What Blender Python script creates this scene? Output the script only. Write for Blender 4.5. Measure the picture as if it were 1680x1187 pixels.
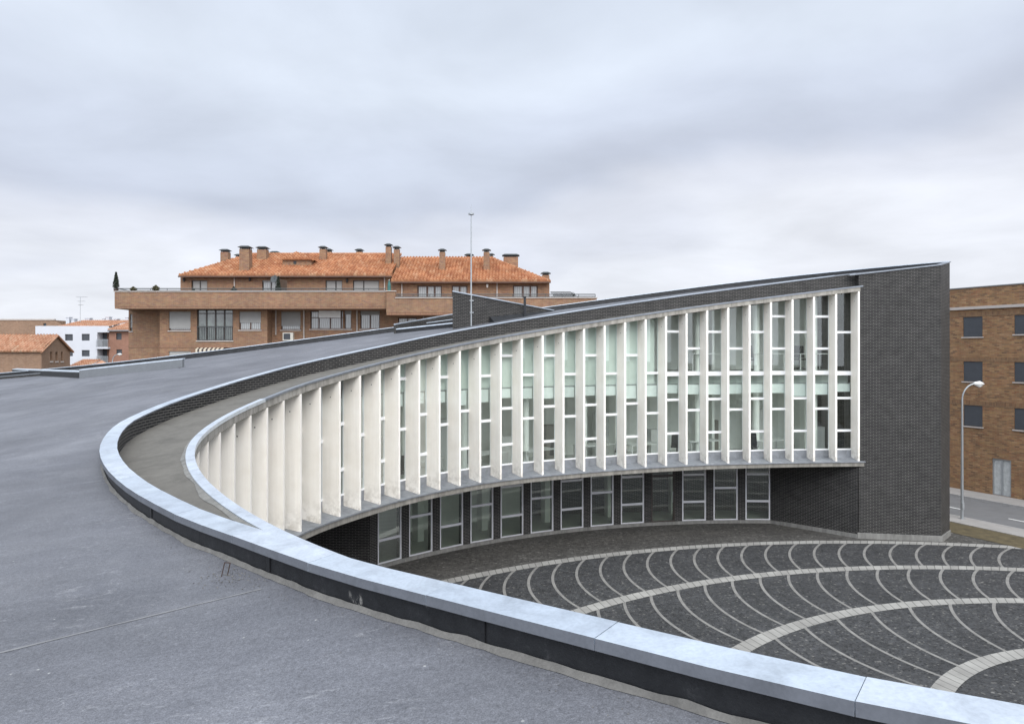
import bpy, bmesh, math, random
from mathutils import Vector, noise
R=math.radians
random.seed(7)
sc=bpy.context.scene
for o in list(bpy.data.objects): bpy.data.objects.remove(o)
COL=sc.collection
# ------------------------------------------------------------------ camera
EYE=7.8; F=1250.; VH=575.; UC=840.
cam=bpy.data.cameras.new('camera'); cam.sensor_width=36; cam.lens=F/1680*36
cam.shift_y=-18.5/1680; cam.clip_end=3000; cam.clip_start=0.05
co=bpy.data.objects.new('camera',cam); COL.objects.link(co); co.location=(0,0,EYE); co.rotation_euler=(R(90),0,0)
sc.camera=co
# ------------------------------------------------------------------ world and sun
SUN_EL,SUN_AZ=R(40),R(160)     # azimuth measured clockwise from +Y: behind the camera, to the right
w=bpy.data.worlds.new('World'); sc.world=w; w.use_nodes=True
nt=w.node_tree; nt.nodes.clear()
def N(t,typ,**k):
    n=t.nodes.new(typ)
    for a,b in k.items(): setattr(n,a,b)
    return n
def math_(t,op,a,b=None,c=None):
    n=N(t,'ShaderNodeMath',operation=op)
    for i,x in enumerate((a,b,c)):
        if x is None: continue
        if isinstance(x,(int,float)): n.inputs[i].default_value=x
        else: t.links.new(x,n.inputs[i])
    return n.outputs[0]
def ramp(t,fac,stops,interp='LINEAR'):
    n=N(t,'ShaderNodeValToRGB'); e=n.color_ramp.elements; n.color_ramp.interpolation=interp
    while len(e)<len(stops): e.new(0.5)
    for i,(p,c) in enumerate(stops):
        e[i].position=p; e[i].color=(c,c,c,1) if isinstance(c,(int,float)) else (*c,1)
    t.links.new(fac,n.inputs[0]); return n.outputs[0]
def mixc(t,fac,a,b,blend='MIX'):
    n=N(t,'ShaderNodeMix',data_type='RGBA',blend_type=blend)
    for i,x in ((0,fac),(6,a),(7,b)):
        if isinstance(x,(int,float)): n.inputs[i].default_value=x
        elif isinstance(x,tuple): n.inputs[i].default_value=(*x,1)
        else: t.links.new(x,n.inputs[i])
    return n.outputs[2]
tc=N(nt,'ShaderNodeTexCoord'); sep=N(nt,'ShaderNodeSeparateXYZ'); nt.links.new(tc.outputs['Generated'],sep.inputs[0])
X,Y,Z=sep.outputs
zc=math_(nt,'MAXIMUM',Z,0.0)
den=math_(nt,'ADD',zc,0.16)
cx=math_(nt,'DIVIDE',X,den); cy=math_(nt,'DIVIDE',Y,den)
cmb=N(nt,'ShaderNodeCombineXYZ'); nt.links.new(cx,cmb.inputs[0]); nt.links.new(cy,cmb.inputs[1])
def wn(scale,detail,rough,off):
    mp=N(nt,'ShaderNodeMapping'); mp.inputs['Location'].default_value=off; mp.inputs['Scale'].default_value=(1,1,1)
    nt.links.new(cmb.outputs[0],mp.inputs[0])
    n=N(nt,'ShaderNodeTexNoise'); n.inputs['Scale'].default_value=scale; n.inputs['Detail'].default_value=detail; n.inputs['Roughness'].default_value=rough
    n.inputs['Distortion'].default_value=.25
    nt.links.new(mp.outputs[0],n.inputs[0]); return n.outputs[0]
big=wn(.55,3,.5,(3.1,1.7,0)); fine=wn(1.6,8,.55,(0.4,5.2,0))
grad=ramp(nt,math_(nt,'ADD',math_(nt,'ADD',zc,math_(nt,'MULTIPLY',math_(nt,'SUBTRACT',big,.5),.32)),math_(nt,'MULTIPLY',math_(nt,'MAXIMUM',X,0.),-.19)),
   [(0,(.88,.89,.93)),(.08,(.90,.915,.96)),(.14,(.80,.82,.885)),(.20,(.635,.675,.77)),(.26,(.70,.75,.85)),(.33,(.80,.86,.95)),(.42,(.74,.80,.89)),(1,(.9,.95,1.0))],'EASE')
mod=ramp(nt,fine,[(.3,.91),(.5,1.0),(.72,1.10)])
cl=mixc(nt,1.0,grad,mod,'MULTIPLY')
# an overcast sky is brighter overhead than near the horizon
zen=ramp(nt,zc,[(.40,1.0),(.95,1.0)])
gain=N(nt,'ShaderNodeMapRange'); gain.inputs[1].default_value=.42; gain.inputs[2].default_value=.95; gain.inputs[3].default_value=1.0; gain.inputs[4].default_value=1.45
nt.links.new(zc,gain.inputs[0])
back=N(nt,'ShaderNodeMapRange'); back.inputs[1].default_value=.15; back.inputs[2].default_value=-.9; back.inputs[3].default_value=1.0; back.inputs[4].default_value=2.9  # raises the unseen sky behind the camera to brighten the fins
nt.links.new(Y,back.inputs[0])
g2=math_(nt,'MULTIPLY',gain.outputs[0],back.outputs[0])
cl=mixc(nt,1.0,cl,(.87,.885,.915),'MULTIPLY')
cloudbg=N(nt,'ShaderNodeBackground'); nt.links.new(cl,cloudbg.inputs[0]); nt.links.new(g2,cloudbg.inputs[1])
sky=N(nt,'ShaderNodeTexSky',sky_type='NISHITA'); sky.sun_disc=False; sky.sun_elevation=SUN_EL; sky.sun_rotation=SUN_AZ
skybg=N(nt,'ShaderNodeBackground'); nt.links.new(sky.outputs[0],skybg.inputs[0]); skybg.inputs[1].default_value=.06
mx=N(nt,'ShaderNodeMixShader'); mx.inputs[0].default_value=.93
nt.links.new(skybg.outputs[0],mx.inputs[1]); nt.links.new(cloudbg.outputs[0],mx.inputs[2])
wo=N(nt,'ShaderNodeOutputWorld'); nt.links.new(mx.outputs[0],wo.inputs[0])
sl=bpy.data.lights.new('sun','SUN'); sl.energy=1.9; sl.angle=R(40); sl.color=(1,.95,.88)
so=bpy.data.objects.new('sun',sl); COL.objects.link(so)
sd=Vector((math.sin(SUN_AZ)*math.cos(SUN_EL),math.cos(SUN_AZ)*math.cos(SUN_EL),math.sin(SUN_EL)))
so.rotation_euler=sd.to_track_quat('Z','Y').to_euler(); so.location=(-10,-20,60)
vs=sc.view_settings; vs.view_transform='Standard'; vs.look='None'; vs.exposure=0.2; vs.gamma=1; vs.use_curve_mapping=False
# ------------------------------------------------------------------ materials
def base(name,rough=.8,metal=0.,spec=.5):
    m=bpy.data.materials.new(name); m.use_nodes=True; t=m.node_tree; b=t.nodes['Principled BSDF']
    b.inputs['Roughness'].default_value=rough; b.inputs['Metallic'].default_value=metal; b.inputs['Specular IOR Level'].default_value=spec
    return m,t,b
def uvn(t,scale=(1,1,1),obj=False,rot=(0,0,0)):
    c=N(t,'ShaderNodeTexCoord'); mp=N(t,'ShaderNodeMapping'); mp.inputs['Scale'].default_value=scale; mp.inputs['Rotation'].default_value=rot
    t.links.new(c.outputs['Object' if obj else 'UV'],mp.inputs[0]); return mp.outputs[0]
def tnoise(t,vec,scale,detail=4,rough=.55,dist=0.):
    n=N(t,'ShaderNodeTexNoise'); n.inputs['Scale'].default_value=scale; n.inputs['Detail'].default_value=detail
    n.inputs['Roughness'].default_value=rough; n.inputs['Distortion'].default_value=dist
    t.links.new(vec,n.inputs[0]); return n.outputs[0]
def bump(t,b,h,strength,dist):
    n=N(t,'ShaderNodeBump'); n.inputs['Strength'].default_value=strength; n.inputs['Distance'].default_value=dist
    t.links.new(h,n.inputs['Height']); t.links.new(n.outputs[0],b.inputs['Normal'])
def mul(c,k): return tuple(x*k for x in c)
def plain(name,col,rough=.7,metal=0.,var=.15,scale=3.,spec=.5,bmp=0.):
    m,t,b=base(name,rough,metal,spec); v=uvn(t,obj=True)
    n=tnoise(t,v,scale,5,.6); c=ramp(t,n,[(.25,mul(col,1-var)),(.75,mul(col,1+var))])
    t.links.new(c,b.inputs['Base Color'])
    if bmp: bump(t,b,tnoise(t,v,scale*12,3,.6),bmp,.01)
    return m
def brick(name,cols,mortar,bw,bh,ms,var_scale=.35,rough=.85,bmp=.4,dark=.8,spec=.4):
    m,t,b=base(name,rough,0,spec); v=uvn(t)
    k=N(t,'ShaderNodeTexBrick'); t.links.new(v,k.inputs[0]); k.offset=.5
    k.inputs['Color1'].default_value=(0,0,0,1); k.inputs['Color2'].default_value=(1,1,1,1); k.inputs['Mortar'].default_value=(.5,.5,.5,1)
    k.inputs['Scale'].default_value=1; k.inputs['Brick Width'].default_value=bw; k.inputs['Row Height'].default_value=bh
    k.inputs['Mortar Size'].default_value=ms; k.inputs['Mortar Smooth'].default_value=.1; k.inputs['Bias'].default_value=0
    n=len(cols); c=ramp(t,k.outputs['Color'],[(i/(n-1) if n>1 else 0,cc) for i,cc in enumerate(cols)])
    lo=tnoise(t,v,var_scale,4,.6); sh=ramp(t,lo,[(.3,dark),(.7,1.12)])
    c=mixc(t,1.0,c,sh,'MULTIPLY')
    st=tnoise(t,uvn(t,(6,.5,1)),1.2,4,.6); c=mixc(t,1.0,c,ramp(t,st,[(.3,.88),(.7,1.08)]),'MULTIPLY')
    mo=mixc(t,1.0,mixc(t,0.0,mortar,mortar),ramp(t,tnoise(t,v,2.5,4,.6),[(.3,.7),(.7,1.2)]),'MULTIPLY')
    c=mixc(t,k.outputs['Fac'],c,mo)
    t.links.new(c,b.inputs['Base Color'])
    inv=math_(t,'SUBTRACT',1.0,k.outputs['Fac']); bump(t,b,inv,bmp,.008)
    return m
MT={}
MT['klinker']=brick('dark_klinker_brick',[(.006,.006,.0065),(.012,.012,.0125),(.020,.019,.020),(.009,.009,.0095)],(.115,.110,.102),.225,.0575,.0095,.4,.6,.5,spec=.25)
MT['obrick']=brick('orange_brown_brick',[(0.227,0.107,0.054),(0.282,0.160,0.083),(0.192,0.083,0.048),(0.256,0.154,0.077),(0.173,0.090,0.064),(0.294,0.141,0.070)],(0.243,0.179,0.128),.26,.072,.010,.5)
MT['obrick2']=brick('yellow_brown_brick',[(0.261,0.137,0.058),(0.319,0.192,0.087),(0.129,0.071,0.040),(0.289,0.157,0.073),(0.213,0.093,0.044),(0.350,0.214,0.109)],(0.228,0.157,0.101),.26,.075,.010,.5)
MT['soldier']=brick('soldier_course_brick',[(0.223,0.099,0.056),(0.260,0.136,0.074),(0.186,0.081,0.050)],(0.236,0.174,0.124),.075,.27,.010,.5)
MT['soldier2']=brick('brown_soldier_course',[(0.194,0.097,0.049),(0.236,0.136,0.068),(0.136,0.068,0.037)],(0.186,0.136,0.087),.075,.27,.010,.5)
MT['fbrick']=brick('far_pink_brick',[(0.270,0.128,0.083),(0.288,0.144,0.094)],(0.245,0.158,0.122),.26,.08,.010,.3)
MT['fbrick2']=brick('far_brown_brick',[(0.255,0.150,0.090),(0.202,0.115,0.072),(0.266,0.166,0.108)],(0.259,0.194,0.144),.26,.08,.010,.3)
def tile(name,cs):
    m,t,b=base(name,.85,0,.3); v=uvn(t)
    k=N(t,'ShaderNodeTexBrick'); t.links.new(v,k.inputs[0]); k.offset=0
    k.inputs['Color1'].default_value=(0,0,0,1); k.inputs['Color2'].default_value=(1,1,1,1); k.inputs['Mortar'].default_value=(.5,.5,.5,1)
    k.inputs['Scale'].default_value=1; k.inputs['Brick Width'].default_value=.24; k.inputs['Row Height'].default_value=.4; k.inputs['Mortar Size'].default_value=0
    c=ramp(t,k.outputs['Color'],[(0,cs[0]),(.35,cs[1]),(.7,cs[2]),(1,cs[3])])
    c=mixc(t,1.0,c,ramp(t,tnoise(t,v,.5,5,.6),[(.3,.8),(.7,1.12)]),'MULTIPLY')
    t.links.new(c,b.inputs['Base Color']); return m
MT['tile']=tile('clay_roof_tile',[(.38,.17,.085),(.46,.23,.12),(.32,.13,.065),(.50,.29,.17)])
MT['tile2']=tile('pale_clay_roof_tile',[(.40,.21,.13),(.44,.25,.16),(.34,.16,.09),(.46,.30,.2)])
def zinc(name,col,rough,blot=.12,metal=.75):
    m,t,b=base(name,rough,metal,.5); v=uvn(t,obj=True)
    n=tnoise(t,v,3.5,6,.62,.6); c=ramp(t,n,[(.3,mul(col,1-blot*1.6)),(.5,col),(.72,mul(col,1+blot))])
    sp=tnoise(t,v,40,3,.6); c=mixc(t,1.0,c,ramp(t,sp,[(.35,.93),(.6,1.03)]),'MULTIPLY')
    t.links.new(c,b.inputs['Base Color'])
    r=ramp(t,tnoise(t,v,6,5,.6),[(.3,rough-.08),(.7,rough+.12)]); t.links.new(r,b.inputs['Roughness'])
    bump(t,b,tnoise(t,v,9,4,.6),.12,.01); return m
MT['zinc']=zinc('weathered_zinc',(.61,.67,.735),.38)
MT['zincd']=zinc('dull_zinc',(.17,.18,.19),.6,.04,.3)
MT['sill']=zinc('sill_zinc',(.27,.285,.305),.5,.18,.5)
MT['zinc2']=zinc('weathered_zinc_bright',(.64,.69,.75),.42); MT['zinc3']=zinc('weathered_zinc_dull',(.57,.63,.70),.36)
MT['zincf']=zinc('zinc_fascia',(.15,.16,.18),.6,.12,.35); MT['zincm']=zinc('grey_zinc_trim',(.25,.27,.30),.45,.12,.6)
MT['seamline']=plain('membrane_lap',(.17,.17,.175),.7,0,.3,6)
MT['seam']=plain('seam_grey',(.25,.27,.3),.6,.3)  # grey underlay that shows in the coping joints
def concrete(name,col,streak=.2,scale=2.,rough=.9):
    m,t,b=base(name,rough,0,.3); v=uvn(t,obj=True)
    n=tnoise(t,v,scale,6,.65,.4); c=ramp(t,n,[(.25,mul(col,.72)),(.5,col),(.75,mul(col,1.2))])
    st=tnoise(t,uvn(t,(7,7,.8),True),1.0,4,.6); c=mixc(t,1.0,c,ramp(t,st,[(.3,1-streak),(.7,1.08)]),'MULTIPLY')
    g=tnoise(t,v,70,2,.6); c=mixc(t,1.0,c,ramp(t,g,[(.3,.88),(.7,1.08)]),'MULTIPLY')
    t.links.new(c,b.inputs['Base Color']); bump(t,b,tnoise(t,v,30,5,.7),.35,.01); return m
MT['concrete']=concrete('weathered_concrete',(.26,.245,.215),.35)
MT['concrete2']=concrete('fascia_concrete',(.36,.34,.30),.4)
MT['screed']=concrete('ledge_screed',(.135,.127,.112),.1,1.4)
MT['mortar']=concrete('mortar_fillet',(.15,.145,.135),.2,5)
MT['plinth']=concrete('plinth_concrete',(.22,.215,.20),.3)
# fins: painted, slightly grimy near the foot
m,t,b=base('cream_paint',.55,0,.4); v=uvn(t,obj=True)
c=ramp(t,tnoise(t,v,1.6,5,.6),[(.25,(.84,.79,.71)),(.6,(.90,.86,.79)),(.8,(.91,.88,.82))])
st=tnoise(t,uvn(t,(9,9,.5),True),1,4,.6); c=mixc(t,1.0,c,ramp(t,st,[(.3,.95),(.7,1.02)]),'MULTIPLY')
sp=N(t,'ShaderNodeSeparateXYZ'); t.links.new(uvn(t,obj=True),sp.inputs[0])
dz=N(t,'ShaderNodeMapRange'); dz.inputs[1].default_value=3.2; dz.inputs[2].default_value=3.95; dz.inputs[3].default_value=1; dz.inputs[4].default_value=0; t.links.new(sp.outputs[2],dz.inputs[0])
dd=math_(t,'MULTIPLY',dz.outputs[0],ramp(t,tnoise(t,v,5,5,.65),[(.42,0.),(.62,.65)]))
c=mixc(t,dd,c,(.40,.36,.30)); t.links.new(c,b.inputs['Base Color']); MT['fin']=m
MT['wframe']=plain('white_window_frame',(.78,.79,.79),.45,0,.03)
MT['gframe']=plain('grey_aluminium_frame',(.58,.58,.60),.45,.2,.08)
MT['dark']=plain('dark_bitumen',(.018,.019,.021),.6,0,.5,6,.35,.4)
MT['black']=plain('black_paint',(.015,.017,.02),.5)
MT['brown']=plain('brown_wood_frame',(.075,.035,.02),.5,0,.3)
MT['dkbronze']=plain('dark_bronze_frame',(.035,.025,.02),.45,0,.2)
MT['shutter']=plain('grey_shutter',(.30,.295,.28),.6,0,.06)
MT['slate']=plain('slate_shutter',(.045,.05,.058),.5,0,.12)
MT['curtain']=plain('curtain',(.42,.43,.42),.9,0,.25,6)
MT['room']=plain('room_wall',(.84,.86,.82),.8,0,.05)
MT['cabinetdk']=plain('dark_cabinet',(.16,.15,.13),.8,0,.3,1)  # dark brown of some fitted cabinets
MT['floor']=plain('office_floor',(.55,.56,.54),.45,0,.08)
MT['green']=plain('pale_green_panel',(.60,.66,.62),.7,0,.04)
MT['blind']=plain('roller_blind_fabric',(.72,.77,.755),.8,0,.03)
MT['sillstone']=plain('pale_stone_sill',(.42,.38,.35),.8,0,.1)
MT['white']=plain('white_render',(.50,.51,.54),.85,0,.04,.6)
MT['whitem']=plain('white_paint',(.72,.72,.7),.5,0,.05)
MT['rail']=plain('dark_rail',(.05,.055,.055),.5,0,.2)
MT['galv']=plain('galvanised_steel',(.36,.38,.39),.45,.6,.12)
MT['rust']=plain('rusty_steel',(.045,.028,.022),.85,0,.4,30)
MT['teal']=plain('teal_canvas',(.04,.12,.11),.8,0,.2)
MT['woodsc']=plain('dark_wood_screen',(.07,.045,.03),.8,0,.3)
MT['leafd']=plain('dark_foliage',(.022,.030,.018),.8,0,.5,8)
MT['leafb']=plain('brown_green_foliage',(.07,.065,.03),.8,0,.5,8)
MT['asphalt']=plain('asphalt',(.15,.15,.152),.9,0,.12,1.2,.3,.3)
MT['paving']=plain('pale_paving',(.30,.285,.27),.9,0,.12,1.5,.3)
MT['kerb']=plain('kerb_stone',(.30,.29,.28),.85)
MT['paint']=plain('road_paint',(.7,.7,.68),.7)
MT['earth']=plain('dry_ground',(.12,.11,.085),.95,0,.3,.2)
MT['grass']=plain('dry_grass',(.085,.066,.032),.95,0,.45,3)
MT['office']=plain('office_white',(.62,.63,.62),.5,0,.03)
MT['chairb']=plain('black_fabric',(.012,.012,.014),.7)
MT['ac']=plain('cream_plastic',(.58,.55,.48),.5)
MT['chimcap']=plain('dark_metal_cap',(.045,.05,.05),.55,.3,.3)
# awning stripes
m,t,b=base('striped_awning',.8); wv=N(t,'ShaderNodeTexWave'); wv.inputs['Scale'].default_value=1.05; t.links.new(uvn(t),wv.inputs[0])
t.links.new(ramp(t,wv.outputs[0],[(.45,(.52,.46,.36)),(.55,(.06,.045,.04))],'CONSTANT'),b.inputs['Base Color']); MT['awning']=m
# glass: clear sheet that reflects with the angle and lets a slightly green view through
def glass(name,tint,refl=.035,dirt=.02):
    m=bpy.data.materials.new(name); m.use_nodes=True; t=m.node_tree; t.nodes.clear()
    tr=N(t,'ShaderNodeBsdfTransparent'); tr.inputs[0].default_value=(*tint,1)
    gl=N(t,'ShaderNodeBsdfGlossy'); gl.inputs['Roughness'].default_value=.01; gl.inputs[0].default_value=(.95,1,.98,1)
    fr=N(t,'ShaderNodeFresnel'); fr.inputs[0].default_value=1.52
    f2=math_(t,'ADD',math_(t,'MULTIPLY',fr.outputs[0],1.4),refl)
    f2=math_(t,'MINIMUM',f2,.42)
    n=N(t,'ShaderNodeTexNoise'); n.inputs['Scale'].default_value=.7; n.inputs['Detail'].default_value=1
    bp=N(t,'ShaderNodeBump'); bp.inputs['Strength'].default_value=.04; bp.inputs['Distance'].default_value=.02; t.links.new(n.outputs[0],bp.inputs['Height']); t.links.new(bp.outputs[0],gl.inputs['Normal'])
    mxx=N(t,'ShaderNodeMixShader'); t.links.new(f2,mxx.inputs[0]); t.links.new(tr.outputs[0],mxx.inputs[1]); t.links.new(gl.outputs[0],mxx.inputs[2])
    o=N(t,'ShaderNodeOutputMaterial'); t.links.new(mxx.outputs[0],o.inputs[0]); return m
MT['glass']=glass('green_tinted_glass',(.88,.925,.895),.02); MT['gglass']=glass('ground_floor_glass',(.74,.80,.72),.06)
m,t,b=base('domestic_glass',.06,0,1.0)
b.inputs['Base Color'].default_value=(.05,.055,.06,1); MT['dglass']=m
m,t,b=base('curtained_glass',.12,0,.8); v=uvn(t,(1,1,1))
wv=N(t,'ShaderNodeTexWave'); wv.inputs['Scale'].default_value=2.2; wv.inputs['Distortion'].default_value=2.5; t.links.new(v,wv.inputs[0])
t.links.new(ramp(t,wv.outputs[0],[(.2,(.20,.205,.20)),(.8,(.30,.31,.30))]),b.inputs['Base Color']); MT['cglass']=m
m,t,b=base('greenish_glass',.1,0,.9); v=uvn(t,(1,.6,1))
t.links.new(ramp(t,tnoise(t,v,1.4,3,.5),[(.35,(.03,.04,.035)),(.65,(.12,.15,.13))]),b.inputs['Base Color']); MT['tglass']=m
# roof membrane
m,t,b=base('grey_roof_membrane',.62,0,.45); v=uvn(t,obj=True)
c=ramp(t,tnoise(t,v,.9,6,.6,.5),[(.25,(.090,.093,.106)),(.5,(.118,.121,.135)),(.78,(.155,.158,.172))])
st=tnoise(t,uvn(t,(.35,2.4,1),True,(0,0,R(-18))),1.6,5,.62,.6)
c=mixc(t,1.0,c,ramp(t,st,[(.3,.86),(.55,1.0),(.74,1.16)]),'MULTIPLY')
sc_=ramp(t,tnoise(t,uvn(t,(.9,3.2,1),True,(0,0,R(-12))),2.6,8,.74,1.2),[(.56,0.),(.68,.5)])
gate=ramp(t,tnoise(t,v,.55,3,.5),[(.45,0.),(.6,1.)])
c=mixc(t,math_(t,'MULTIPLY',sc_,gate),c,(.36,.36,.37))
s2=ramp(t,tnoise(t,uvn(t,(2.,5.,1),True,(0,0,R(8))),5,7,.75,1.5),[(.54,0.),(.66,.32)]); g2_=ramp(t,tnoise(t,v,1.3,3,.5),[(.42,0.),(.6,1.)])
c=mixc(t,math_(t,'MULTIPLY',s2,g2_),c,(.33,.33,.34))
vd=N(t,'ShaderNodeTexVoronoi'); vd.inputs['Scale'].default_value=4.5; t.links.new(v,vd.inputs[0])
c=mixc(t,ramp(t,vd.outputs['Distance'],[(.025,.7),(.05,0.)]),c,(.35,.35,.34))
pt=ramp(t,tnoise(t,v,.28,4,.55),[(.35,.86),(.65,1.14)]); c=mixc(t,1.0,c,pt,'MULTIPLY')
g=tnoise(t,v,120,2,.7); c=mixc(t,1.0,c,ramp(t,g,[(.32,.72),(.5,1.0),(.68,1.3)]),'MULTIPLY')
g=tnoise(t,v,38,4,.75); c=mixc(t,1.0,c,ramp(t,g,[(.3,.74),(.7,1.28)]),'MULTIPLY')
t.links.new(c,b.inputs['Base Color']); h=tnoise(t,v,90,3,.7); bump(t,b,h,.5,.006); MT['roof']=m
# black upstand with dust
m,t,b=base('black_bitumen_upstand',.55,0,.35); v=uvn(t,obj=True)
c=ramp(t,tnoise(t,v,8,6,.7),[(.3,(.006,.0065,.008)),(.6,(.014,.015,.017)),(.75,(.045,.045,.047))])
d=ramp(t,tnoise(t,v,16,6,.75,1.),[(.5,0.),(.6,.8)]); d2=ramp(t,tnoise(t,v,2.6,2,.5),[(.655,0.),(.70,1.)])
c=mixc(t,math_(t,'MULTIPLY',d,d2),c,(.38,.37,.34)); t.links.new(c,b.inputs['Base Color']); bump(t,b,tnoise(t,v,30,4,.7),.5,.006); MT['upstand']=m
# cobbles
def cobble(name,c0,c1,c2,cell,spk,rough=.75):
    m,t,b=base(name,rough,0,.4); v=uvn(t,obj=True)
    vo=N(t,'ShaderNodeTexVoronoi'); vo.inputs['Scale'].default_value=1/cell; t.links.new(v,vo.inputs[0])
    s=N(t,'ShaderNodeSeparateColor'); t.links.new(vo.outputs['Color'],s.inputs[0])
    c=ramp(t,s.outputs[0],[(0,c0),(.6,c1),(.90,c1),(1,c2)])
    ed=N(t,'ShaderNodeTexVoronoi',feature='DISTANCE_TO_EDGE'); ed.inputs['Scale'].default_value=1/cell; t.links.new(v,ed.inputs[0])
    j=ramp(t,ed.outputs[0],[(.02,0.),(.12,1.)]); c=mixc(t,j,spk,c)
    c=mixc(t,1.0,c,ramp(t,tnoise(t,v,.35,5,.6),[(.3,.78),(.7,1.28)]),'MULTIPLY')
    c=mixc(t,1.0,c,ramp(t,tnoise(t,v,3.2,5,.75),[(.35,.7),(.65,1.35)]),'MULTIPLY')
    t.links.new(c,b.inputs['Base Color']); bump(t,b,j,.4,.01); return m
MT['cobble']=cobble('basalt_cobbles',(.010,.0105,.012),(.046,.047,.050),(.135,.13,.12),.062,(.045,.044,.042))
MT['apron']=cobble('worn_basalt_apron',(.030,.028,.026),(.075,.071,.064),(.15,.143,.13),.085,(.07,.066,.06))
# granite bands with slanting joints: v of the UV runs along the band
m,t,b=base('granite_band',.8,0,.35); v=uvn(t)
sp=N(t,'ShaderNodeSeparateXYZ'); t.links.new(v,sp.inputs[0])
a=math_(t,'ADD',math_(t,'MULTIPLY',sp.outputs[1],3.6),math_(t,'MULTIPLY',sp.outputs[0],1.6)); fr=math_(t,'FRACT',a)
jn=ramp(t,fr,[(0,.5),(.09,.5),(.14,1.)]); idn=math_(t,'FLOOR',a)
wnz=N(t,'ShaderNodeTexWhiteNoise',noise_dimensions='1D'); t.links.new(idn,wnz.inputs['W'])
c=ramp(t,wnz.outputs[0],[(0,(.27,.26,.24)),(1,(.33,.32,.295))]); c=mixc(t,1.0,c,jn,'MULTIPLY')
c=mixc(t,1.0,c,ramp(t,tnoise(t,uvn(t,obj=True),1.5,5,.6),[(.3,.8),(.7,1.12)]),'MULTIPLY'); t.links.new(c,b.inputs['Base Color']); MT['band']=m
MT['arm']=plain('granite_strip',(.20,.192,.178),.8,0,.3,2.5)
# ------------------------------------------------------------------ mesh helpers
class MB:
    def __init__(s): s.v=[]; s.f=[]; s.uv=[]; s.mi=[]
    def face(s,pts,uv=None,mi=0):
        i=len(s.v); s.v+= [Vector(p) for p in pts]; s.f.append(list(range(i,i+len(pts))))
        if uv is None:
            n=Vector((0,0,0)); P=s.v[i:]
            for k in range(len(P)):
                a,b=P[k],P[(k+1)%len(P)]; n+=a.cross(b)
            if n.length>0: n.normalize()
            if abs(n.z)<.75:
                h=Vector((-n.y,n.x,0)); h.normalize() if h.length>0 else None
                uv=[(p.dot(h),p.z) for p in P]
            else: uv=[(p.x,p.y) for p in P]
        s.uv.append(uv); s.mi.append(mi)
    def hexa(s,b,t,mi=0):   # b,t: 4 bottom and 4 top points, same order
        s.face([b[3],b[2],b[1],b[0]],mi=mi); s.face(t,mi=mi)
        for k in range(4): s.face([b[k],b[(k+1)%4],t[(k+1)%4],t[k]],mi=mi)
    def box(s,x0,x1,y0,y1,z0,z1,mi=0):
        s.hexa([(x0,y0,z0),(x1,y0,z0),(x1,y1,z0),(x0,y1,z0)],[(x0,y0,z1),(x1,y0,z1),(x1,y1,z1),(x0,y1,z1)],mi)
    def bar(s,p,q,w,h=None,mi=0,up=(0,0,1)):
        p,q=Vector(p),Vector(q); h=h or w; d=(q-p).normalized(); u=Vector(up)
        if abs(d.dot(u))>.98: u=Vector((1,0,0))
        a=d.cross(u).normalized()*w/2; c=a.cross(d).normalized()*h/2
        s.hexa([p-a-c,p+a-c,p+a+c,p-a+c],[q-a-c,q+a-c,q+a+c,q-a+c],mi)
    def tube(s,pts,rad,n=8,mi=0,caps=True):
        pts=[Vector(p) for p in pts]; rs=rad if isinstance(rad,(list,tuple)) else [rad]*len(pts); rings=[]
        for i,p in enumerate(pts):
            d=(pts[min(i+1,len(pts)-1)]-pts[max(i-1,0)]).normalized(); u=Vector((0,1,0)) if abs(d.y)<.9 else Vector((1,0,0))
            a=d.cross(u).normalized(); c=d.cross(a)
            rings.append([p+(a*math.cos(2*math.pi*k/n)+c*math.sin(2*math.pi*k/n))*rs[i] for k in range(n)])
        for r0,r1 in zip(rings,rings[1:]):
            for k in range(n): s.face([r0[k],r0[(k+1)%n],r1[(k+1)%n],r1[k]],mi=mi)
        if caps: s.face(rings[0][::-1],mi=mi); s.face(rings[-1],mi=mi)
def obj(name,mb,mats,parent=None,origin=None,smooth=False,merge=True):
    o0=Vector(origin) if origin is not None else Vector((0,0,0))
    if parent is not None:
        r=parent
        while r.parent is not None: r=r.parent
        o0=Vector(r['_o'])
    me=bpy.data.meshes.new(name); me.from_pydata([v-o0 for v in mb.v],[],mb.f)
    ul=me.uv_layers.new(name='UVMap'); k=0
    for u in mb.uv:
        for a in u: ul.data[k].uv=a; k+=1
    mats=mats if isinstance(mats,(list,tuple)) else [mats]
    for m_ in mats: me.materials.append(MT[m_])
    for p,i in zip(me.polygons,mb.mi): p.material_index=i; p.use_smooth=smooth
    if merge:
        bm=bmesh.new(); bm.from_mesh(me); bmesh.ops.remove_doubles(bm,verts=bm.verts,dist=1e-4); bmesh.ops.recalc_face_normals(bm,faces=bm.faces); bm.to_mesh(me); bm.free()
    o=bpy.data.objects.new(name,me); COL.objects.link(o)
    if parent is not None: o.parent=parent
    else: o.location=o0
    return o
def thing(name,loc,label,cat,group=None):
    o=bpy.data.objects.new(name,None); COL.objects.link(o); o.location=loc; o['_o']=tuple(loc); o.empty_display_size=.2
    o['label']=label; o['category']=cat
    if group: o['group']=group
    return o
def tag(o,label,cat,group=None):
    o['label']=label; o['category']=cat
    if group: o['group']=group
    return o
def struct(name,mb,mat,kind='structure',**k):
    o=obj(name,mb,mat,**k); o['kind']=kind; return o
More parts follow.
